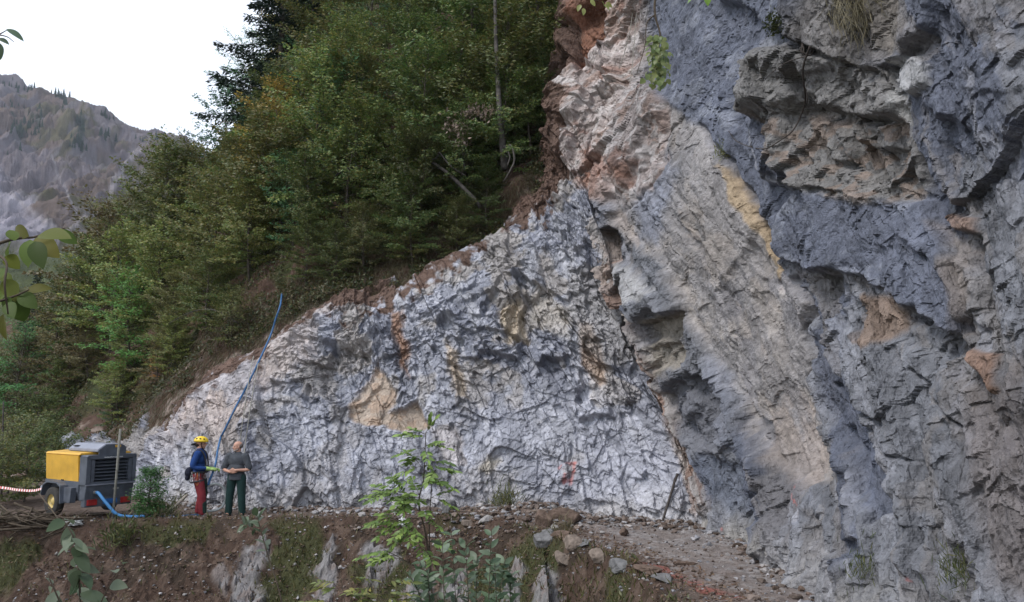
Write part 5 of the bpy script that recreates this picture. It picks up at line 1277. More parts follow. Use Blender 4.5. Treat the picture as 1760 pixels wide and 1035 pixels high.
def hand(t, wrist, d, up, side, curl=.5, size=.19):
    """palm, four unequal curled fingers and a thumb from the side of the palm; d along the hand, up = back of the hand, side = thumb side"""
    d, up, side = unit(np.array(d, float)), unit(np.array(up, float)), unit(np.array(side, float))
    pl = size * .52
    for k in (-1, -.33, .33, 1): t.tube(np.array([wrist + side * k * .012, wrist + d * pl * .5 + side * k * .026, wrist + d * pl + side * k * .028]), [.017, .015, .012], 8)
    for k, L in ((1.05, .44), (.36, .50), (-.34, .47), (-1.0, .37)):
        p = wrist + d * pl + side * k * .027; pts = [p]; dd = d.copy()
        for j in range(3):
            a = curl * (0.5 + .35 * j); dd = unit(d * math.cos(a * (j + 1) * .7) - up * math.sin(a * (j + 1) * .7)); p = p + dd * size * L * (.42, .33, .25)[j]; pts.append(p)
        t.tube(np.array(pts), [.0100, .0095, .0088, .0078], 8); ell(t, pts[-1], (.0078,) * 3, 8)
    b = wrist + d * pl * .25 + side * .026
    pts = [b, b + unit(side * .8 + d * .7) * size * .18, b + unit(side * .8 + d * .7) * size * .18 + unit(d - up * .6 * curl + side * .15) * size * .15, b + unit(side * .8 + d * .7) * size * .18 + unit(d - up * .9 * curl) * size * .27]
    t.tube(np.array(pts), [.015, .0125, .011, .009], 8); ell(t, pts[-1], (.009,) * 3, 8)
def head(t, yaw, c=(.015, 0, 1.63)):
    c = np.array(c)
    R = lambda p: c + rotz(np.array(p), yaw)
    rm = np.array([[math.cos(yaw), -math.sin(yaw), 0], [math.sin(yaw), math.cos(yaw), 0], [0, 0, 1]])
    ell(t, R((-.008, 0, .045)), (.098, .077, .090), 20, rm); ell(t, R((.022, 0, -.015)), (.072, .064, .085), 18, rm); ell(t, R((.050, 0, -.078)), (.034, .036, .028), 14, rm)
    ell(t, R((.058, 0, .035)), (.034, .056, .02), 14, rm)                   # brow
    t.tube(np.array([R((.085, 0, .022)), R((.112, 0, -.018)), R((.092, 0, -.030))]), [.009, .014, .012], 8)   # nose
    for s in (-1, 1):
        ell(t, R((.0, s * .078, -.002)), (.018, .009, .030), 12, rm); ell(t, R((.055, s * .036, -.018)), (.026, .022, .024), 12, rm)
    ell(t, R((.088, 0, -.052)), (.010, .024, .006), 10, rm); ell(t, R((.086, 0, -.064)), (.010, .020, .006), 10, rm)
    limb(t, [R((-.025, 0, -.06)), (0, 0, 1.50), (-.01, 0, 1.43)], [.055, .056, .075])
    return R, rm
def face_bits(parent, R, rm, dark, lip):
    for s in (-1, 1):
        t = MB(); ell(t, R((.083, s * .031, .012)), (.010, .013, .008), 12, rm); t.build("eye", dark, parent, True)
    t = MB(); ell(t, R((.0945, 0, -.058)), (.006, .022, .003), 12, rm); t.build("mouth", lip, parent, True)
M_SKIN = paint_mat("skin", (0.46, 0.255, 0.185), .55, namp=.08, nscale=20)
M_EYE = paint_mat("eye_dark", (.03, .025, .02), .3); M_LIP = paint_mat("lips", (.33, .14, .11), .5)
def cloth(name, rgb, namp=.2): return paint_mat(name, rgb, .9, namp=namp, nscale=9, spec=.1, bump=.5, bscale=26)

# ---- the climber in the yellow helmet, seen from his left-hand... turned to the right of the picture
p1 = hh(338, 18.72, 0.0); c1 = empty("person", p1, math.radians(8)); c1.scale = (1.14, 1.12, 1.0)
tag(c1, "climber in a yellow helmet, blue sweater and red trousers holding the hose", "person")
L = {"hipL": (0, .10, .93), "kneeL": (.05, .12, .50), "ankL": (.0, .13, .09), "hipR": (0, -.10, .93), "kneeR": (.10, -.11, .50), "ankR": (.12, -.10, .09)}
shL, shR = (0, .185, 1.42), (0, -.185, 1.42)
elL, wrL = (-.01, .25, 1.13), (.22, .17, 1.05)
elR, wrR = (-.06, -.24, 1.14), (.20, -.17, 1.08)
t = MB(); R1, rm1 = head(t, math.radians(-4))
ell(t, (0, 0, 1.30), (.115, .165, .20)); ell(t, (0, 0, 1.08), (.105, .15, .18)); ell(t, (-.01, 0, .94), (.12, .16, .12))
for sh, el, wr in ((shL, elL, wrL), (shR, elR, wrR)): limb(t, [sh, el, wr], [.058, .042, .029])
hand(t, np.array(wrR) + np.array([.01, 0, 0]), (1, .2, -.05), (0, -.5, .85), (.1, .9, .4), 1.1)
hand(t, np.array(wrL) + np.array([.01, 0, 0]), (1, -.2, -.05), (0, .5, .85), (.1, -.9, .4), 1.1)
for h_, k_, a_ in (("hipL", "kneeL", "ankL"), ("hipR", "kneeR", "ankR")): limb(t, [L[h_], L[k_], L[a_]], [.085, .056, .04]); limb(t, [L[a_], np.array(L[a_]) + (.12, 0, -.05)], [.04, .035])
body1 = link("body", fuse(t, "body", .008, 3), M_SKIN, c1)
face_bits(body1, R1, rm1, M_EYE, M_LIP)
t = MB(); ell(t, (0, 0, 1.31), (.135, .185, .20)); ell(t, (.0, 0, 1.10), (.125, .168, .17)); ell(t, (0, 0, 1.0), (.125, .165, .07)); limb(t, [(0, .02, 1.42), (0, .0, 1.50)], [.10, .068])
for sh, el, wr in ((shL, elL, wrL), (shR, elR, wrR)):
    sh, el, wr = map(np.array, (sh, el, wr)); limb(t, [sh * [1, .9, 1], el, el * .15 + wr * .85], [.078, .060, .045])
link("sweater", fuse(t, "sweater", .012, 5), cloth("blue_knit", (.020, .050, .165)), c1)
M_REDT = cloth("red_trousers", (.21, .036, .044)); M_DKG = cloth("dark_green_cloth", (.025, .045, .038))
def trouser(h_, k_, a_, r=(.108, .083, .072)):
    t = MB(); a2 = np.array(L[a_]) + np.array([0, 0, .01]); limb(t, [L[h_], np.array(L[k_]) + np.array([-.005, 0, .0]), a2 * .55 + np.array(L[k_]) * .45, a2], [r[0], r[1], r[1] * .93, r[2]]); return t
t = trouser("hipR", "kneeR", "ankR"); t2 = trouser("hipL", "kneeL", "ankL"); t.add(np.concatenate(t2.V), t2.Fc); ell(t, (-.01, 0, .95), (.135, .175, .12))
trousers1 = link("trousers", fuse(t, "trousers", .012, 5), M_REDT, c1)
# dark reinforced panels: front of the further leg and the shins
t = MB(); k_, a_, h_ = [np.array(L[x]) for x in ("kneeL", "ankL", "hipL")]; limb(t, [h_ * .75 + k_ * .25 + np.array([.035, .012, 0]), k_ + np.array([.03, .012, 0]), a_ + np.array([.022, .012, .04])], [.090, .075, .068]); link("leg_panel", fuse(t, "leg_panel", .012, 3), M_DKG, trousers1)
t = MB(); k_, a_ = [np.array(L[x]) for x in ("kneeR", "ankR")]; limb(t, [k_ * .55 + a_ * .45 + np.array([.022, 0, 0]), a_ + np.array([.020, 0, .03])], [.074, .068]); link("leg_panel", fuse(t, "leg_panel", .012, 3), M_DKG, trousers1)
M_BOOT = cloth("grey_boot", (.13, .13, .13))
for a_ in ("ankL", "ankR"):
    t = MB(); a = np.array(L[a_]); limb(t, [a + np.array([-.01, 0, .05]), a + np.array([-.01, 0, -.02])], [.056, .058]); limb(t, [a + np.array([-.03, 0, -.045]), a + np.array([.09, 0, -.045]), a + np.array([.16, 0, -.055])], [.046, .047, .036])
    b = link("boot", fuse(t, "boot", .010, 3), M_BOOT, c1)
M_HELM = paint_mat("yellow_helmet", (.72, .50, .03), .35, namp=.05); M_BLK = cloth("black_strap", (.018, .018, .022))
t = MB(); th = np.linspace(0, math.pi / 2 * 1.02, 8); prof = [(.128 * math.sin(a), .118 * math.cos(a)) for a in th] + [(.118, -.006), (.108, .02)]
t.lathe(prof, (0, 0, 0), 'z', 28); hm = t.build("helmet", M_HELM, c1, True); hm.location = R1((-.002, 0, .055)); hm.rotation_euler = (0, math.radians(4), math.radians(-4)); hm.scale = (1.14, .98, 1.05)
t = MB()
for az, el in ((-.9, .55), (-1.5, .6), (-2.1, .55), (.9, .55), (1.5, .6), (2.1, .55)):
    p = np.array([.127 * math.cos(az) * math.cos(el), .127 * math.sin(az) * math.cos(el), .118 * math.sin(el)]); ell(t, p, (.018, .018, .014), 10)
t.build("helmet_vents", M_BLK, hm, True)
t = MB(); limb(t, [R1((.03, .074, .03)), R1((.035, .062, -.06)), R1((.048, 0, -.112)), R1((.035, -.062, -.06)), R1((.03, -.074, .03))], [.007] * 5, 6); t.build("chin_strap", M_BLK, c1, True)
t = MB(); ell(t, R1((-.115, -.02, -.0)), (.055, .045, .026)); ell(t, R1((-.155, -.02, -.008)), (.04, .035, .018)); t.build("ear_defender", M_BLK, c1, True)
t = MB(); ell(t, R1((-.06, 0, -.02)), (.055, .072, .055)); t.build("hair", cloth("dark_hair", (.035, .025, .02)), c1, True)
M_GLV = cloth("lime_glove", (.33, .48, .16))
for wr, up, sd, dr in ((wrR, (0, -.5, .85), (.1, .9, .4), (1, .2, -.05)), (wrL, (0, .5, .85), (.1, -.9, .4), (1, -.2, -.05))):
    t = MB(); w = np.array(wr); hand(t, w + np.array([.01, 0, 0]), dr, up, sd, 1.1, .20); limb(t, [w - np.array([.05, 0, -.01]), w + np.array([.03, 0, 0])], [.040, .036])
    for V_ in t.V: pass
    g = link("glove", fuse(t, "glove", .007, 2), M_GLV, c1); dm = g.modifiers.new("thicker", 'DISPLACE'); dm.strength = .006; dm.mid_level = 0
# harness: belt, leg loops, shoulder straps, tools hanging from it
M_HARN = cloth("harness_webbing", (.05, .05, .055))
t = MB(); ring = [(.148 * math.cos(a), .185 * math.sin(a), 1.0) for a in np.linspace(0, 2 * math.pi, 25)]; t.tube(np.array(ring), .024, 8)
for s, k in ((1, "L"), (-1, "R")):
    h_ = np.array(L["hip" + k]); ring = [(h_[0] + .118 * math.cos(a), h_[1] + .118 * math.sin(a), .80 + .03 * math.cos(a)) for a in np.linspace(0, 2 * math.pi, 21)]; t.tube(np.array(ring), .018, 6)
    t.tube(smooth_path([(.14, s * .06, 1.0), (.148, s * .10, 1.2), (.10, s * .12, 1.42), (0, s * .11, 1.50), (-.10, s * .10, 1.42), (-.14, s * .07, 1.2), (-.13, s * .06, 1.0)], 6), .016, 6)
harness = t.build("harness", M_HARN, c1, True)
rr = np.random.default_rng(81)
for i, (x, y, c, ln) in enumerate(((-.02, -.195, M_STEEL, .20), (.05, -.19, M_STEEL, .24), (.10, -.165, M_HARN, .20), (-.09, -.18, M_STEEL, .15), (.02, -.20, cloth("orange_sling", (.42, .16, .06)), .28), (-.13, -.12, M_HARN, .22), (.14, -.08, M_STEEL, .14))):
    t = MB(); ring = [(x + .022 * math.cos(a), y, 1.0 - ln + .05 + .05 * math.sin(a)) for a in np.linspace(0, 2 * math.pi, 15)]; t.tube(np.array(ring), .008, 6); t.tube(np.array([(x, y, 1.0), (x, y, 1.0 - ln + .1)]), .010, 6); t.build("carabiner", c, harness, True)
t = MB(); ell(t, (-.17, -.06, .99), (.085, .11, .13)); ell(t, (-.19, -.10, .88), (.05, .06, .07)); link("hip_pouch", fuse(t, "hip_pouch", .012, 4), cloth("navy_pouch", (.02, .022, .035)), c1)

# ---- the man in the grey shirt, facing the camera, head turned to the climber
p2 = hh(404, 18.8, 0.0); c2 = empty("person", p2, math.radians(-98)); c2.scale = (.985, 1.06, .965)
tag(c2, "man in a grey T-shirt and dark trousers standing with his hands clasped", "person")
L = {"hipL": (0, .10, .93), "kneeL": (.02, .135, .50), "ankL": (.0, .155, .09), "hipR": (0, -.10, .93), "kneeR": (.02, -.135, .50), "ankR": (.0, -.155, .09)}
shL, shR = (0, .20, 1.42), (0, -.20, 1.42); elL, elR = (.02, .29, 1.13), (.02, -.29, 1.13); wrL, wrR = (.20, .06, 1.10), (.20, -.07, 1.06)
t = MB(); R2, rm2 = head(t, math.radians(-48))
ell(t, (0, 0, 1.30), (.115, .17, .20)); ell(t, (.015, 0, 1.08), (.12, .155, .18)); ell(t, (-.01, 0, .94), (.12, .165, .12))
for sh, el, wr in ((shL, elL, wrL), (shR, elR, wrR)): limb(t, [sh, el, wr], [.058, .043, .030])
hand(t, np.array(wrL) + np.array([.0, -.01, 0]), (.15, -1, -.15), (.9, .1, .3), (.1, .0, 1), .8); hand(t, np.array(wrR) + np.array([.0, .01, 0]), (.05, 1, .1), (.9, -.1, -.2), (.1, 0, 1), .8)
for h_, k_, a_ in (("hipL", "kneeL", "ankL"), ("hipR", "kneeR", "ankR")): limb(t, [L[h_], L[k_], L[a_]], [.085, .056, .04]); limb(t, [L[a_], np.array(L[a_]) + (.12, 0, -.05)], [.04, .035])
body2 = link("body", fuse(t, "body", .008, 3), M_SKIN, c2)
face_bits(body2, R2, rm2, M_EYE, M_LIP)
t = MB(); ell(t, (0, 0, 1.31), (.138, .20, .20)); ell(t, (.015, 0, 1.10), (.142, .185, .20)); t.lathe([(0, .86), (.148, .862), (.152, .90), (.140, 1.0), (.10, 1.08), (0, 1.1)], (0, 0, 0), 'z', 20); t.V[-1] = t.V[-1] * np.array([1.0, 1.28, 1]); limb(t, [(0, .02, 1.42), (0, 0, 1.49)], [.105, .066])
V0 = t.V[-1]
for sh, el in ((shL, elL), (shR, elR)):
    sh, el = map(np.array, (sh, el)); limb(t, [sh * [1, .9, 1], el * .92 + sh * .08], [.082, .070])
shirt = link("t_shirt", fuse(t, "t_shirt", .012, 5), cloth("grey_shirt", (.062, .068, .078)), c2)
t = trouser("hipR", "kneeR", "ankR", (.11, .085, .075)); t2 = trouser("hipL", "kneeL", "ankL", (.11, .085, .075)); t.add(np.concatenate(t2.V), t2.Fc); ell(t, (0, 0, .94), (.14, .18, .12))
link("trousers", fuse(t, "trousers", .012, 5), cloth("dark_green_trousers", (.018, .040, .038)), c2)
for a_ in ("ankL", "ankR"):
    t = MB(); a = np.array(L[a_]); limb(t, [a + np.array([-.01, 0, .05]), a + np.array([-.01, 0, -.02])], [.054, .056]); limb(t, [a + np.array([-.03, 0, -.045]), a + np.array([.09, 0, -.045]), a + np.array([.16, 0, -.055])], [.045, .046, .036])
    link("shoe", fuse(t, "shoe", .010, 3), cloth("dark_shoe", (.04, .038, .035)), c2)
t = MB(); ell(t, R2((-.045, 0, .03)), (.074, .082, .075), 18, rm2); ell(t, R2((-.01, 0, .01)), (.05, .084, .045), 16, rm2); link("hair", fuse(t, "hair", .008, 3), cloth("grey_hair", (.14, .12, .11)), c2)
t = MB(); ell(t, R2((.055, 0, -.082)), (.040, .045, .032), 14, rm2); ell(t, R2((.02, 0, -.06)), (.05, .066, .035), 14, rm2); link("beard", fuse(t, "beard", .007, 2), cloth("grey_beard", (.30, .25, .22)), c2)

# ================================================================== PLANTS IN FRONT
def leaf_thing(name, label, cat, stems, leaves, pal, seed, seg=7, wr=.5, mat=None, group=None, fold=.25, droop=.25, nrm=(0, -.4, 1), nj=.45, stem_mat=None):
    """stems: list of (points, r0, r1); leaves: list of (pos, dir, length)"""
    rng = np.random.default_rng(seed)
    b = np.asarray(stems[0][0][0]); e = tag(empty(name, b), label, cat, group)
    t = MB()
    for pts, r0, r1 in stems:
        P = smooth_path(pts, 8); t.tube(P, np.linspace(r0, r1, len(P)), 6)
    me = t.mesh("stem", True); me.transform(Matrix.Translation(-Vector(b))); link("stem", me, stem_mat or M_TWIG, e)
    P = np.array([l[0] for l in leaves]); d = unit(np.array([l[1] for l in leaves], float)); Ln = np.array([l[2] for l in leaves]); n = len(P)
    N_ = unit(np.array(nrm, float) + rng.normal(size=(n, 3)) * nj); N_ = unit(N_ - d * np.sum(N_ * d, 1, keepdims=True))
    V, Q = leaf_shapes(P, d, N_, Ln, Ln * wr * (.85 + .3 * rng.random(n)), seg, fold, droop)
    me = np_mesh("foliage", V - b, Q, leaf_cols(rng, n, pal, seg * 3), True); link("foliage", me, mat or M_LEAF, e); return e
def along(path, n, rng, size, spread=.6, start=.2, up=.2):
    P = smooth_path(path, 8); out = []
    for k in range(n):
        u = start + (1 - start) * (k + .5) / n; i = min(int(u * (len(P) - 1)), len(P) - 2); T = unit(P[i + 1] - P[i]); a = k * 2.4 + rng.random()
        sd = unit(np.cross(T, np.array([math.cos(a), math.sin(a), .3]))); out.append((P[i], T * .5 + sd * spread * 1.4 + np.array([0, 0, up]) + rng.normal(size=3) * .15, size * (.75 + .5 * rng.random())))
    return out
def pinnate(base, d, length, rng, pairs=5, lf=.06, droop=.25):
    """compound leaf: leaflets in pairs along a rachis -> (rachis points, leaflets)"""
    d = unit(np.asarray(d, float)); sd = unit(np.cross(d, np.array([0, 0, 1.0])) + rng.normal(size=3) * .15)
    R_ = [base + d * length * u - np.array([0, 0, 1]) * droop * length * u * u for u in np.linspace(0, 1, 6)]; out = []
    for k in range(pairs):
        u = .35 + .6 * k / max(1, pairs - 1); p = base + d * length * u - np.array([0, 0, 1]) * droop * length * u * u
        for s in (-1, 1): out.append((p, d * .55 + s * sd + np.array([0, 0, -.18]) + rng.normal(size=3) * .15, lf * (.8 + .4 * rng.random())))
    out.append((R_[-1], d + np.array([0, 0, -.3]), lf * 1.05)); return R_, out
M_LEAFNEAR = leaf_mat('near_leaf', .35, .55, .18)
PAL_FG = [(.045, .075, .018), (.07, .11, .022), (.10, .145, .03), (.15, .14, .03)]
PAL_PALE = [(.06, .09, .05), (.09, .125, .07), (.16, .19, .135), (.05, .075, .035)]
PAL_DK = [(.05, .085, .045), (.075, .12, .06), (.11, .15, .09)]
rr = np.random.default_rng(91)
# hanging branch at the left edge
Yb = 2.2
st = [([at(-140, 450, Yb), at(-40, 430, Yb), at(20, 412, Yb), at(58, 408, Yb + .03)], .006, .003), ([at(-130, 520, Yb), at(-20, 520, Yb), at(22, 510, Yb), at(50, 498, Yb)], .005, .002), ([at(-20, 428, Yb), at(10, 450, Yb - .1), at(8, 490, Yb - .15), at(14, 540, Yb - .1)], .004, .002), ([at(58, 408, Yb), at(90, 398, Yb), at(112, 392, Yb)], .003, .0015)]
LV = [(50, 406, 20, 390, 46), (66, 405, 130, 398, 66), (60, 410, 98, 438, 62), (52, 412, 44, 452, 52), (60, 415, 74, 470, 58), (95, 398, 128, 414, 40), (20, 414, 4, 440, 44), (26, 414, 16, 392, 30), (10, 440, 34, 462, 40), (8, 460, -10, 480, 40), (10, 480, 24, 512, 46), (24, 508, 36, 545, 54), (34, 505, 62, 528, 44), (46, 500, 64, 496, 40), (14, 520, 24, 556, 40), (8, 500, -14, 530, 50), (6, 540, 2, 590, 46), (-6, 430, -30, 460, 50), (20, 512, 4, 545, 46), (36, 503, 50, 485, 30), (4, 470, 20, 490, 36)]
px2m = Yb / F_PX
leaf_thing("hanging_branch", "leafy green branch reaching in from the left edge before the mountain", "branch", st,
           [(at(a, b, Yb + rr.normal() * .03), at(c, d, Yb + rr.normal() * .05 - .02) - at(a, b, Yb), L_ * px2m) for a, b, c, d, L_ in LV], PAL_FG, 92, 9, .62, M_LEAFNEAR, nrm=(0, -.75, .6), nj=.35, droop=.2)
leaf_thing("twig", "dark twig tip with two leaves in the top left corner against the sky", "twig", [([at(-60, 70, 2.0), at(-10, 62, 2.0), at(12, 52, 2.0)], .003, .001), ([at(-30, 58, 2.0), at(8, 62, 2.0), at(24, 72, 2.0)], .002, .001)],
           [(at(11, 50, 2.0), at(45, 66, 2.0) - at(11, 50, 2.0), 36 * 2 / F_PX), (at(-6, 72, 2.0), at(0, 100, 2.0) - at(-6, 72, 2.0), 32 * 2 / F_PX), (at(-4, 66, 2), at(20, 70, 2) - at(-4, 62, 2), 22 * 2 / F_PX)], PAL_DK, 93, 9, .5, nrm=(0, -.6, .5), nj=.2)
# pale-leaved shrub, lower left
Ys = 3.4; kx = Ys / F_PX
s1 = [at(160, 1300, Ys), at(140, 1120, Ys), at(137, 1010, Ys), at(128, 930, Ys), at(108, 892, Ys)]
s2 = [at(140, 1120, Ys), at(92, 1010, Ys - .1), at(80, 985, Ys - .1)]; s3 = [at(150, 1150, Ys), at(172, 1040, Ys - .15), at(214, 968, Ys - .2)]
LV = [(110, 895, 74, 912, 44), (112, 894, 140, 888, 42), (116, 905, 118, 950, 62), (120, 915, 100, 960, 52), (128, 932, 96, 948, 44), (130, 935, 172, 955, 50), (132, 950, 160, 990, 56), (132, 955, 108, 985, 46), (134, 970, 176, 985, 50), (135, 975, 100, 1000, 48), (136, 985, 180, 1010, 56), (136, 1000, 112, 1040, 56), (138, 1010, 168, 1050, 54), (136, 990, 130, 1030, 50), (138, 1020, 190, 1030, 60), (124, 925, 150, 940, 40), (90, 1005, 76, 975, 40), (90, 1010, 70, 1040, 54), (96, 1020, 104, 1060, 50), (134, 962, 150, 965, 40), (128, 940, 140, 970, 44), (134, 980, 118, 1012, 46), (100, 1015, 66, 1060, 56), (130, 945, 178, 930, 44), (172, 1040, 205, 1020, 50), (190, 1005, 232, 1005, 50), (212, 970, 222, 958, 30), (200, 985, 188, 955, 44)]
leaf_thing("shrub", "shrub with pale grey-green oval leaves at the bottom left", "shrub", [(s1, .006, .002), (s2, .004, .002), (s3, .004, .0015)],
           [(at(a, b, Ys + rr.normal() * .06), at(c, d, Ys + rr.normal() * .10) - at(a, b, Ys), L_ * kx * rr.uniform(.65, .95)) for a, b, c, d, L_ in LV], PAL_PALE, 94, 9, .46, M_LEAFNEAR, nrm=(.1, -.5, .8), nj=.4, droop=.3)
# slender stem right of it
Yt = 5.0; s1 = [at(505, 1200, Yt), at(485, 1040, Yt), at(462, 960, Yt), at(448, 910, Yt), at(440, 880, Yt)]
leaf_thing("shrub", "slender stem with small pale leaves in front of the tall rock rib", "shrub", [(s1, .006, .002)], along(s1[2:], 16, rr, .075, .6, .1) + along([at(448, 912, Yt), at(425, 905, Yt), at(416, 900, Yt)], 9, rr, .07), PAL_PALE, 95, 7, .42)
# young ash in the middle
Ya = 6.2; SA = [at(752, 1350, Ya), at(746, 1120, Ya), at(742, 1020, Ya), at(733, 925, Ya), at(720, 866, Ya), at(728, 822, Ya), at(732, 742, Ya)]
stems = [(SA, .013, .003), ([at(740, 1000, Ya), at(738, 900, Ya + .1), at(741, 850, Ya + .1), at(744, 800, Ya + .1)], .006, .003), ([at(722, 870, Ya), at(700, 850, Ya - .1), at(672, 842, Ya - .1)], .004, .002), ([at(733, 925, Ya), at(700, 905, Ya), at(680, 890, Ya - .1)], .004, .002), ([at(740, 990, Ya), at(690, 960, Ya - .1), at(660, 945, Ya - .2)], .004, .002)]
leaves = []
CLP = [(731, 745, -.9, .1, .15, .22), (732, 744, .3, .1, .6, .18), (731, 750, -.5, -.6, .2, .2), (732, 765, .9, -.2, .1, .2), (731, 770, -.9, -.2, 0, .24), (731, 785, -.8, .4, -.1, .22), (730, 800, .9, .2, 0, .22), (730, 800, -1, -.3, -.15, .26), (729, 812, -.8, -.5, -.2, .26), (728, 820, .8, -.4, 0, .2), (744, 805, .8, 0, .1, .2), (743, 825, .9, -.3, -.1, .2),
       (700, 850, -.9, -.1, .35, .26), (690, 846, -1, 0, .1, .28), (675, 842, -1, .2, -.05, .26), (680, 845, -.7, -.6, 0, .26), (700, 851, .2, -.8, .3, .2), (722, 862, -.9, -.3, .3, .28), (720, 868, -1, .1, 0, .30), (716, 858, -.6, -.8, .1, .26), (700, 900, -1, -.1, .25, .28), (690, 894, -1, -.3, .1, .28), (682, 891, -.9, .3, 0, .26), (705, 905, -.5, -.8, -.1, .24), (712, 912, .2, -.9, .1, .22), (724, 885, .7, -.5, -.2, .22), (724, 890, -.8, -.5, -.3, .26), (728, 905, -.9, 0, -.3, .26), (722, 875, -.7, .6, .1, .26), (690, 960, -.9, -.2, .1, .24), (665, 947, -1, 0, 0, .24), (680, 955, -.5, -.7, .2, .22), (733, 930, .8, -.3, 0, .22), (739, 860, -.6, -.5, .2, .22), (741, 855, .8, -.2, -.1, .2)]
for px, py, dx, dy, dz, ln in CLP:
    for q in range(2):
        R_, lv = pinnate(at(px + q * rr.normal() * 5, py + q * rr.normal() * 8, Ya - .05), np.array((dx, dy, dz)) + q * rr.normal(size=3) * .5, ln * (.85 - .15 * q), rr, 6, .060); stems.append((R_, .002, .001)); leaves += lv
leaf_thing("ash_sapling", "young ash sapling with light green feathery leaves in front of the grey face", "sapling", stems, leaves, [(.11, .18, .045), (.16, .25, .06), (.23, .32, .08), (.10, .15, .05)], 96, 5, .40, droop=.15, nrm=(0, -.5, 1), nj=.35)
# dark leafy bush right of the ash stem
stems, leaves = [], []
Yc = 5.6
for i, (bx, tx, ty) in enumerate(((770, 760, 925), (800, 775, 905), (815, 800, 930), (830, 845, 905), (850, 842, 930), (840, 868, 960), (870, 880, 985), (780, 720, 960), (760, 705, 990), (860, 850, 965), (815, 820, 955), (745, 735, 985))):
    y_ = Yc + rr.normal() * .2; pth = [at(bx, 1300, y_), at((bx * 2 + tx) / 3, 1120, y_), at((bx + 2 * tx) / 3, 1030, y_), at(tx, ty, y_)]
    stems.append((pth, .006, .002)); leaves += along(pth, 30, rr, .085, .6, .35, .1)
leaf_thing("leafy_bush", "dark green leafy bush at the bottom right of the young ash", "bush", stems, leaves, PAL_DK + [(.16, .20, .14)], 97, 7, .45)
# yellowing feathery sprigs at the bottom
stems, leaves = [], []
for bx, tx, ty in ((600, 585, 985), (640, 655, 990), (590, 575, 1015)):
    pth = [at(bx, 1250, 5.2), at(bx, 1100, 5.2), at(tx, ty, 5.2)]; stems.append((pth, .005, .002))
    for k in range(7):
        u = k / 7; p = at(tx + (bx - tx) * u * .5, ty + 12 + u * 70, 5.2); R_, lv = pinnate(p, (rr.choice([-1, 1]) * .9, rr.normal() * .4, .25), .20, rr, 6, .07); stems.append((R_, .002, .001)); leaves += lv
leaf_thing("rowan_sprigs", "yellowing feathery sprigs at the bottom left of the young ash", "shrub", stems, leaves, [(.11, .15, .045), (.17, .19, .055), (.25, .22, .06)], 98, 5, .32, droop=.2)
# ivy-like leafy branch hanging before the gully
Yv = 9.0; s1 = [at(1150, -90, Yv), at(1128, -10, Yv), at(1126, 25, Yv), at(1134, 55, Yv), at(1140, 90, Yv)]
leaves = []
for _ in range(170):
    p = at(1128 + rr.normal() * 9 + 6 * rr.random(), 60 + 88 * rr.random(), Yv + rr.normal() * .12); leaves.append((p, np.array([rr.normal() * .6, -.3, -.8]), .075 * (.7 + .5 * rr.random())))
leaf_thing("hanging_leaves", "bunch of green leaves hanging from a dark branch beside the blue-grey slab", "branch", [(s1, .02, .008), ([at(1126, 25, Yv), at(1112, 40, Yv), at(1108, 80, Yv), at(1095, 125, Yv)], .008, .004), ([at(1134, 55, Yv), at(1132, 110, Yv), at(1136, 140, Yv)], .006, .003)], leaves, [(.09, .13, .04), (.14, .18, .05), (.20, .22, .07)], 99, 7, .75, nrm=(0, -.9, .4), nj=.35)
s1 = [at(960, -60, 8), at(1010, -10, 8), at(1040, 8, 8)]
leaf_thing("twig", "thin twig with a few yellow-green leaves at the top edge before the dark wood", "twig", [(s1, .006, .002)], [(at(a, b, 8), np.array([rr.normal() * .5, -.2, -.7]), .085) for a, b in ((998, 8), (1003, 14), (1034, 2), (1038, 8), (1042, 4), (1015, 0))], [(.16, .20, .05), (.24, .25, .07)], 101, 7, .6, nrm=(0, -.8, .4))
s1 = [at(1170, -60, 3), at(1195, -20, 3), at(1222, -12, 3)]
leaf_thing("twig", "two bright green leaf tips poking in at the top edge above the blue slab", "twig", [(s1, .003, .001)], [(at(1188, -14, 3), np.array([-.1, 0, -1.0]), .055), (at(1218, -12, 3), np.array([-.15, 0, -1.0]), .05)], [(.18, .32, .05), (.22, .38, .07)], 102, 7, .6, nrm=(0, -.9, .3))
# bare vines on the old wall
M_VINE = paint_mat("vine_bark", (.055, .045, .04), .9, namp=.3)
def vine(pts, r, label, out=.10):
    t = MB(); P = smooth_path([face_pt(a, b, out) for a, b in pts], 8); t.tube(P, np.linspace(r, r * .4, len(P)), 6); tag(t.build("vine", M_VINE, None, True), label, "vine")
vine([(1392, 80), (1380, 120), (1384, 170), (1376, 200), (1362, 225), (1340, 242), (1310, 256), (1268, 244), (1252, 225)], .016, "long bare vine hanging from the overhang and looping left across the blue slab", .18)
vine([(1388, 96), (1355, 106), (1330, 122), (1312, 140)], .010, "short bare vine stretched left from the knot under the overhang", .15)
vine([(1384, 150), (1388, 170), (1384, 185)], .012, "reddish twisted root end beside the long bare vine", .15)
t = MB()
for k in range(6):
    c = face_pt(1386, 86, .15); a0 = rr.random() * 6; t.tube(np.array([c + np.array([.10 * math.cos(a) * (.6 + .4 * rr.random()), -.02 * k, .13 * math.sin(a)]) for a in np.linspace(a0, a0 + 5, 14)]), .010, 5)
tag(t.build("root_knot", M_VINE, None, True), "tangled knot of roots under the overhang where the vines start", "roots")
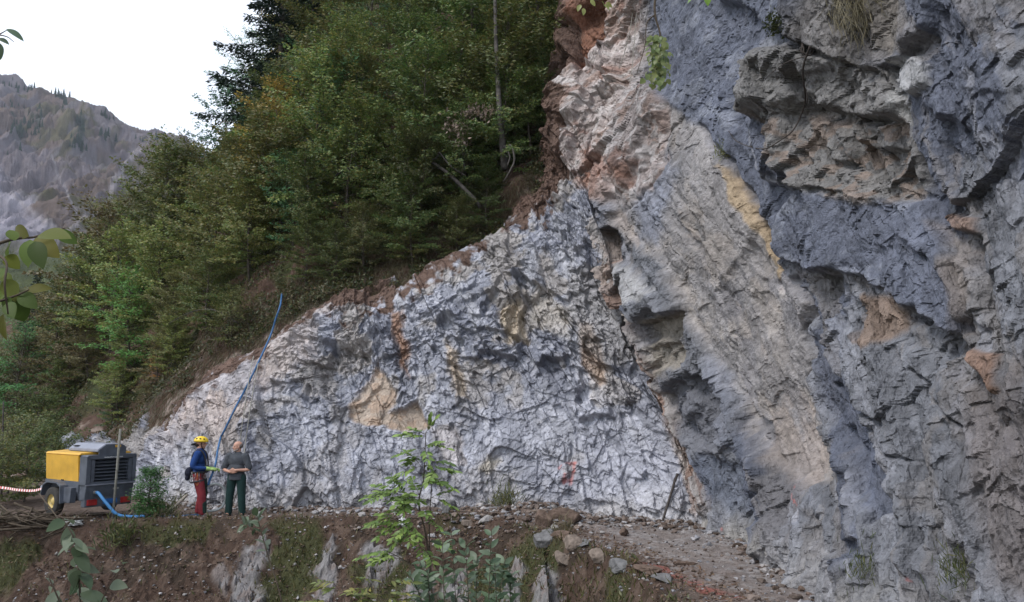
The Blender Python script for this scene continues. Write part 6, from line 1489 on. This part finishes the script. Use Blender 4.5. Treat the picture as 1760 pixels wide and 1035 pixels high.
# dry grass and small plants growing on the wall
def tuft(name, P, n, ln, pal, label, cat, seed, d0=(0, -.3, 1), w=.012, spread=.5, rad=.08, leafy=False):
    rng = np.random.default_rng(seed); Pn = P + rng.normal(size=(n, 3)) * rad; d = unit(np.array(d0) + rng.normal(size=(n, 3)) * spread); nn = unit(np.cross(d, rng.normal(size=(n, 3))))
    V, Q = leaf_quads(Pn, d, nn, ln * (.5 + .8 * rng.random(n)), np.full(n, w if not leafy else ln * .5), .1)
    tag(link(name, np_mesh(name, V, Q, leaf_cols(rng, n, pal, 4)), M_LEAF), label, cat)
DRY = [(.13, .11, .06), (.20, .17, .10), (.10, .09, .05)]; GRN = [(.05, .07, .03), (.09, .11, .04), (.14, .14, .05)]
tuft("grass_tuft", face_pt(1470, 5, .05), 500, .38, DRY, "dry grass hanging down over the top of the overhang", "grass tuft", 111, (0, -.3, -1), .008, .35, .16)
tuft("fern", face_pt(1245, 262, .04), 160, .16, [(.12, .14, .05), (.20, .20, .07)], "small yellow-green fern in the crack left of the blue slab's foot", "fern", 112, (0, -.6, .1), .02, .7, .09, False)
tuft("grass_tuft", face_pt(1490, 985, .02), 260, .16, GRN, "green tuft at the foot of the wall beside the road", "grass tuft", 113, (0, -.3, 1), .010, .5, .12)
tuft("grass_tuft", face_pt(1650, 990, .02), 260, .16, GRN, "green tuft low on the wall at the bottom right", "grass tuft", 114, (-.3, -.3, 1), .010, .5, .10)
tuft("moss_patch", face_pt(1340, 40, .0), 400, .07, [(.03, .04, .015), (.06, .07, .02)], "dark moss in the joint under the top overhang", "moss", 115, (0, -.6, .3), .03, .8, .10, True)
tuft("grass_tuft", hh(868, 17.9), 500, .26, GRN + [(.20, .18, .06)], "yellow-green grass tuft on the heap at the road's lip", "grass tuft", 116, (0, -.2, 1), .014, .6, .16)
tuft("grass_tuft", hh(283, 18.1), 350, .24, GRN, "grey-green weeds in front of the left end of the cliff", "grass tuft", 117, (0, -.2, 1), .020, .7, .18)
tuft("grass_tuft", ground_hit(207, 925), 500, .22, GRN, "green weed clump on the bank below the pole", "grass tuft", 118, (0, -.4, .8), .03, .7, .17)
tuft("grass_tuft", ground_hit(970, 915), 300, .18, DRY, "dry tuft behind the dry-stone edging", "grass tuft", 119, (0, -.3, 1), .010, .6, .12)
b = hh(256, 18.0)
plant_tree("juniper_bush", b, .95, 1.0, "small dense green bush between the compressor and the climber", None, "smallbush", 0, (.5, .55, .5), "bush")
for i, (px, Y, s, lab) in enumerate(((40, 21.5, .75, "grey-green shrub behind the barrier tape at the left"), (-10, 20.5, .8, "shrub at the very left edge under the green young tree"), (95, 24.5, .8, "shrub just behind the compressor's drawbar"), (12, 23.5, 1.0, "taller shrub behind the shrubs at the left margin"))):
    plant_tree("shrub", hh(px, Y), s, i * 1.3, lab, None, "olivebush" if i % 2 else "bush", i % 2, (.9, .95, .85), "shrub")
# bare poles of young trees at the left margin
tag(wood_thing("bare_sapling", [([hh(2, 22), at(6, 690, 22.1)], (.03, .02))], "pale bare stem leaning at the left edge behind the tape", "stem"), None)
# ------------------------------------------------------------------ the air between here and the mountain
m, nt, bsdf = new_mat("haze"); nt.nodes.remove(bsdf)
pv = nt.nodes.new("ShaderNodeVolumePrincipled"); pv.inputs["Color"].default_value = (.78, .84, 1, 1); pv.inputs["Density"].default_value = 0.00012; pv.inputs["Anisotropy"].default_value = 0.2
nt.links.new(pv.outputs[0], nt.nodes["Material Output"].inputs["Volume"])
t = MB(); t.box((0, 420, 215), (3600, 2600, 500)); tag(t.build("haze", m), kind="stuff")
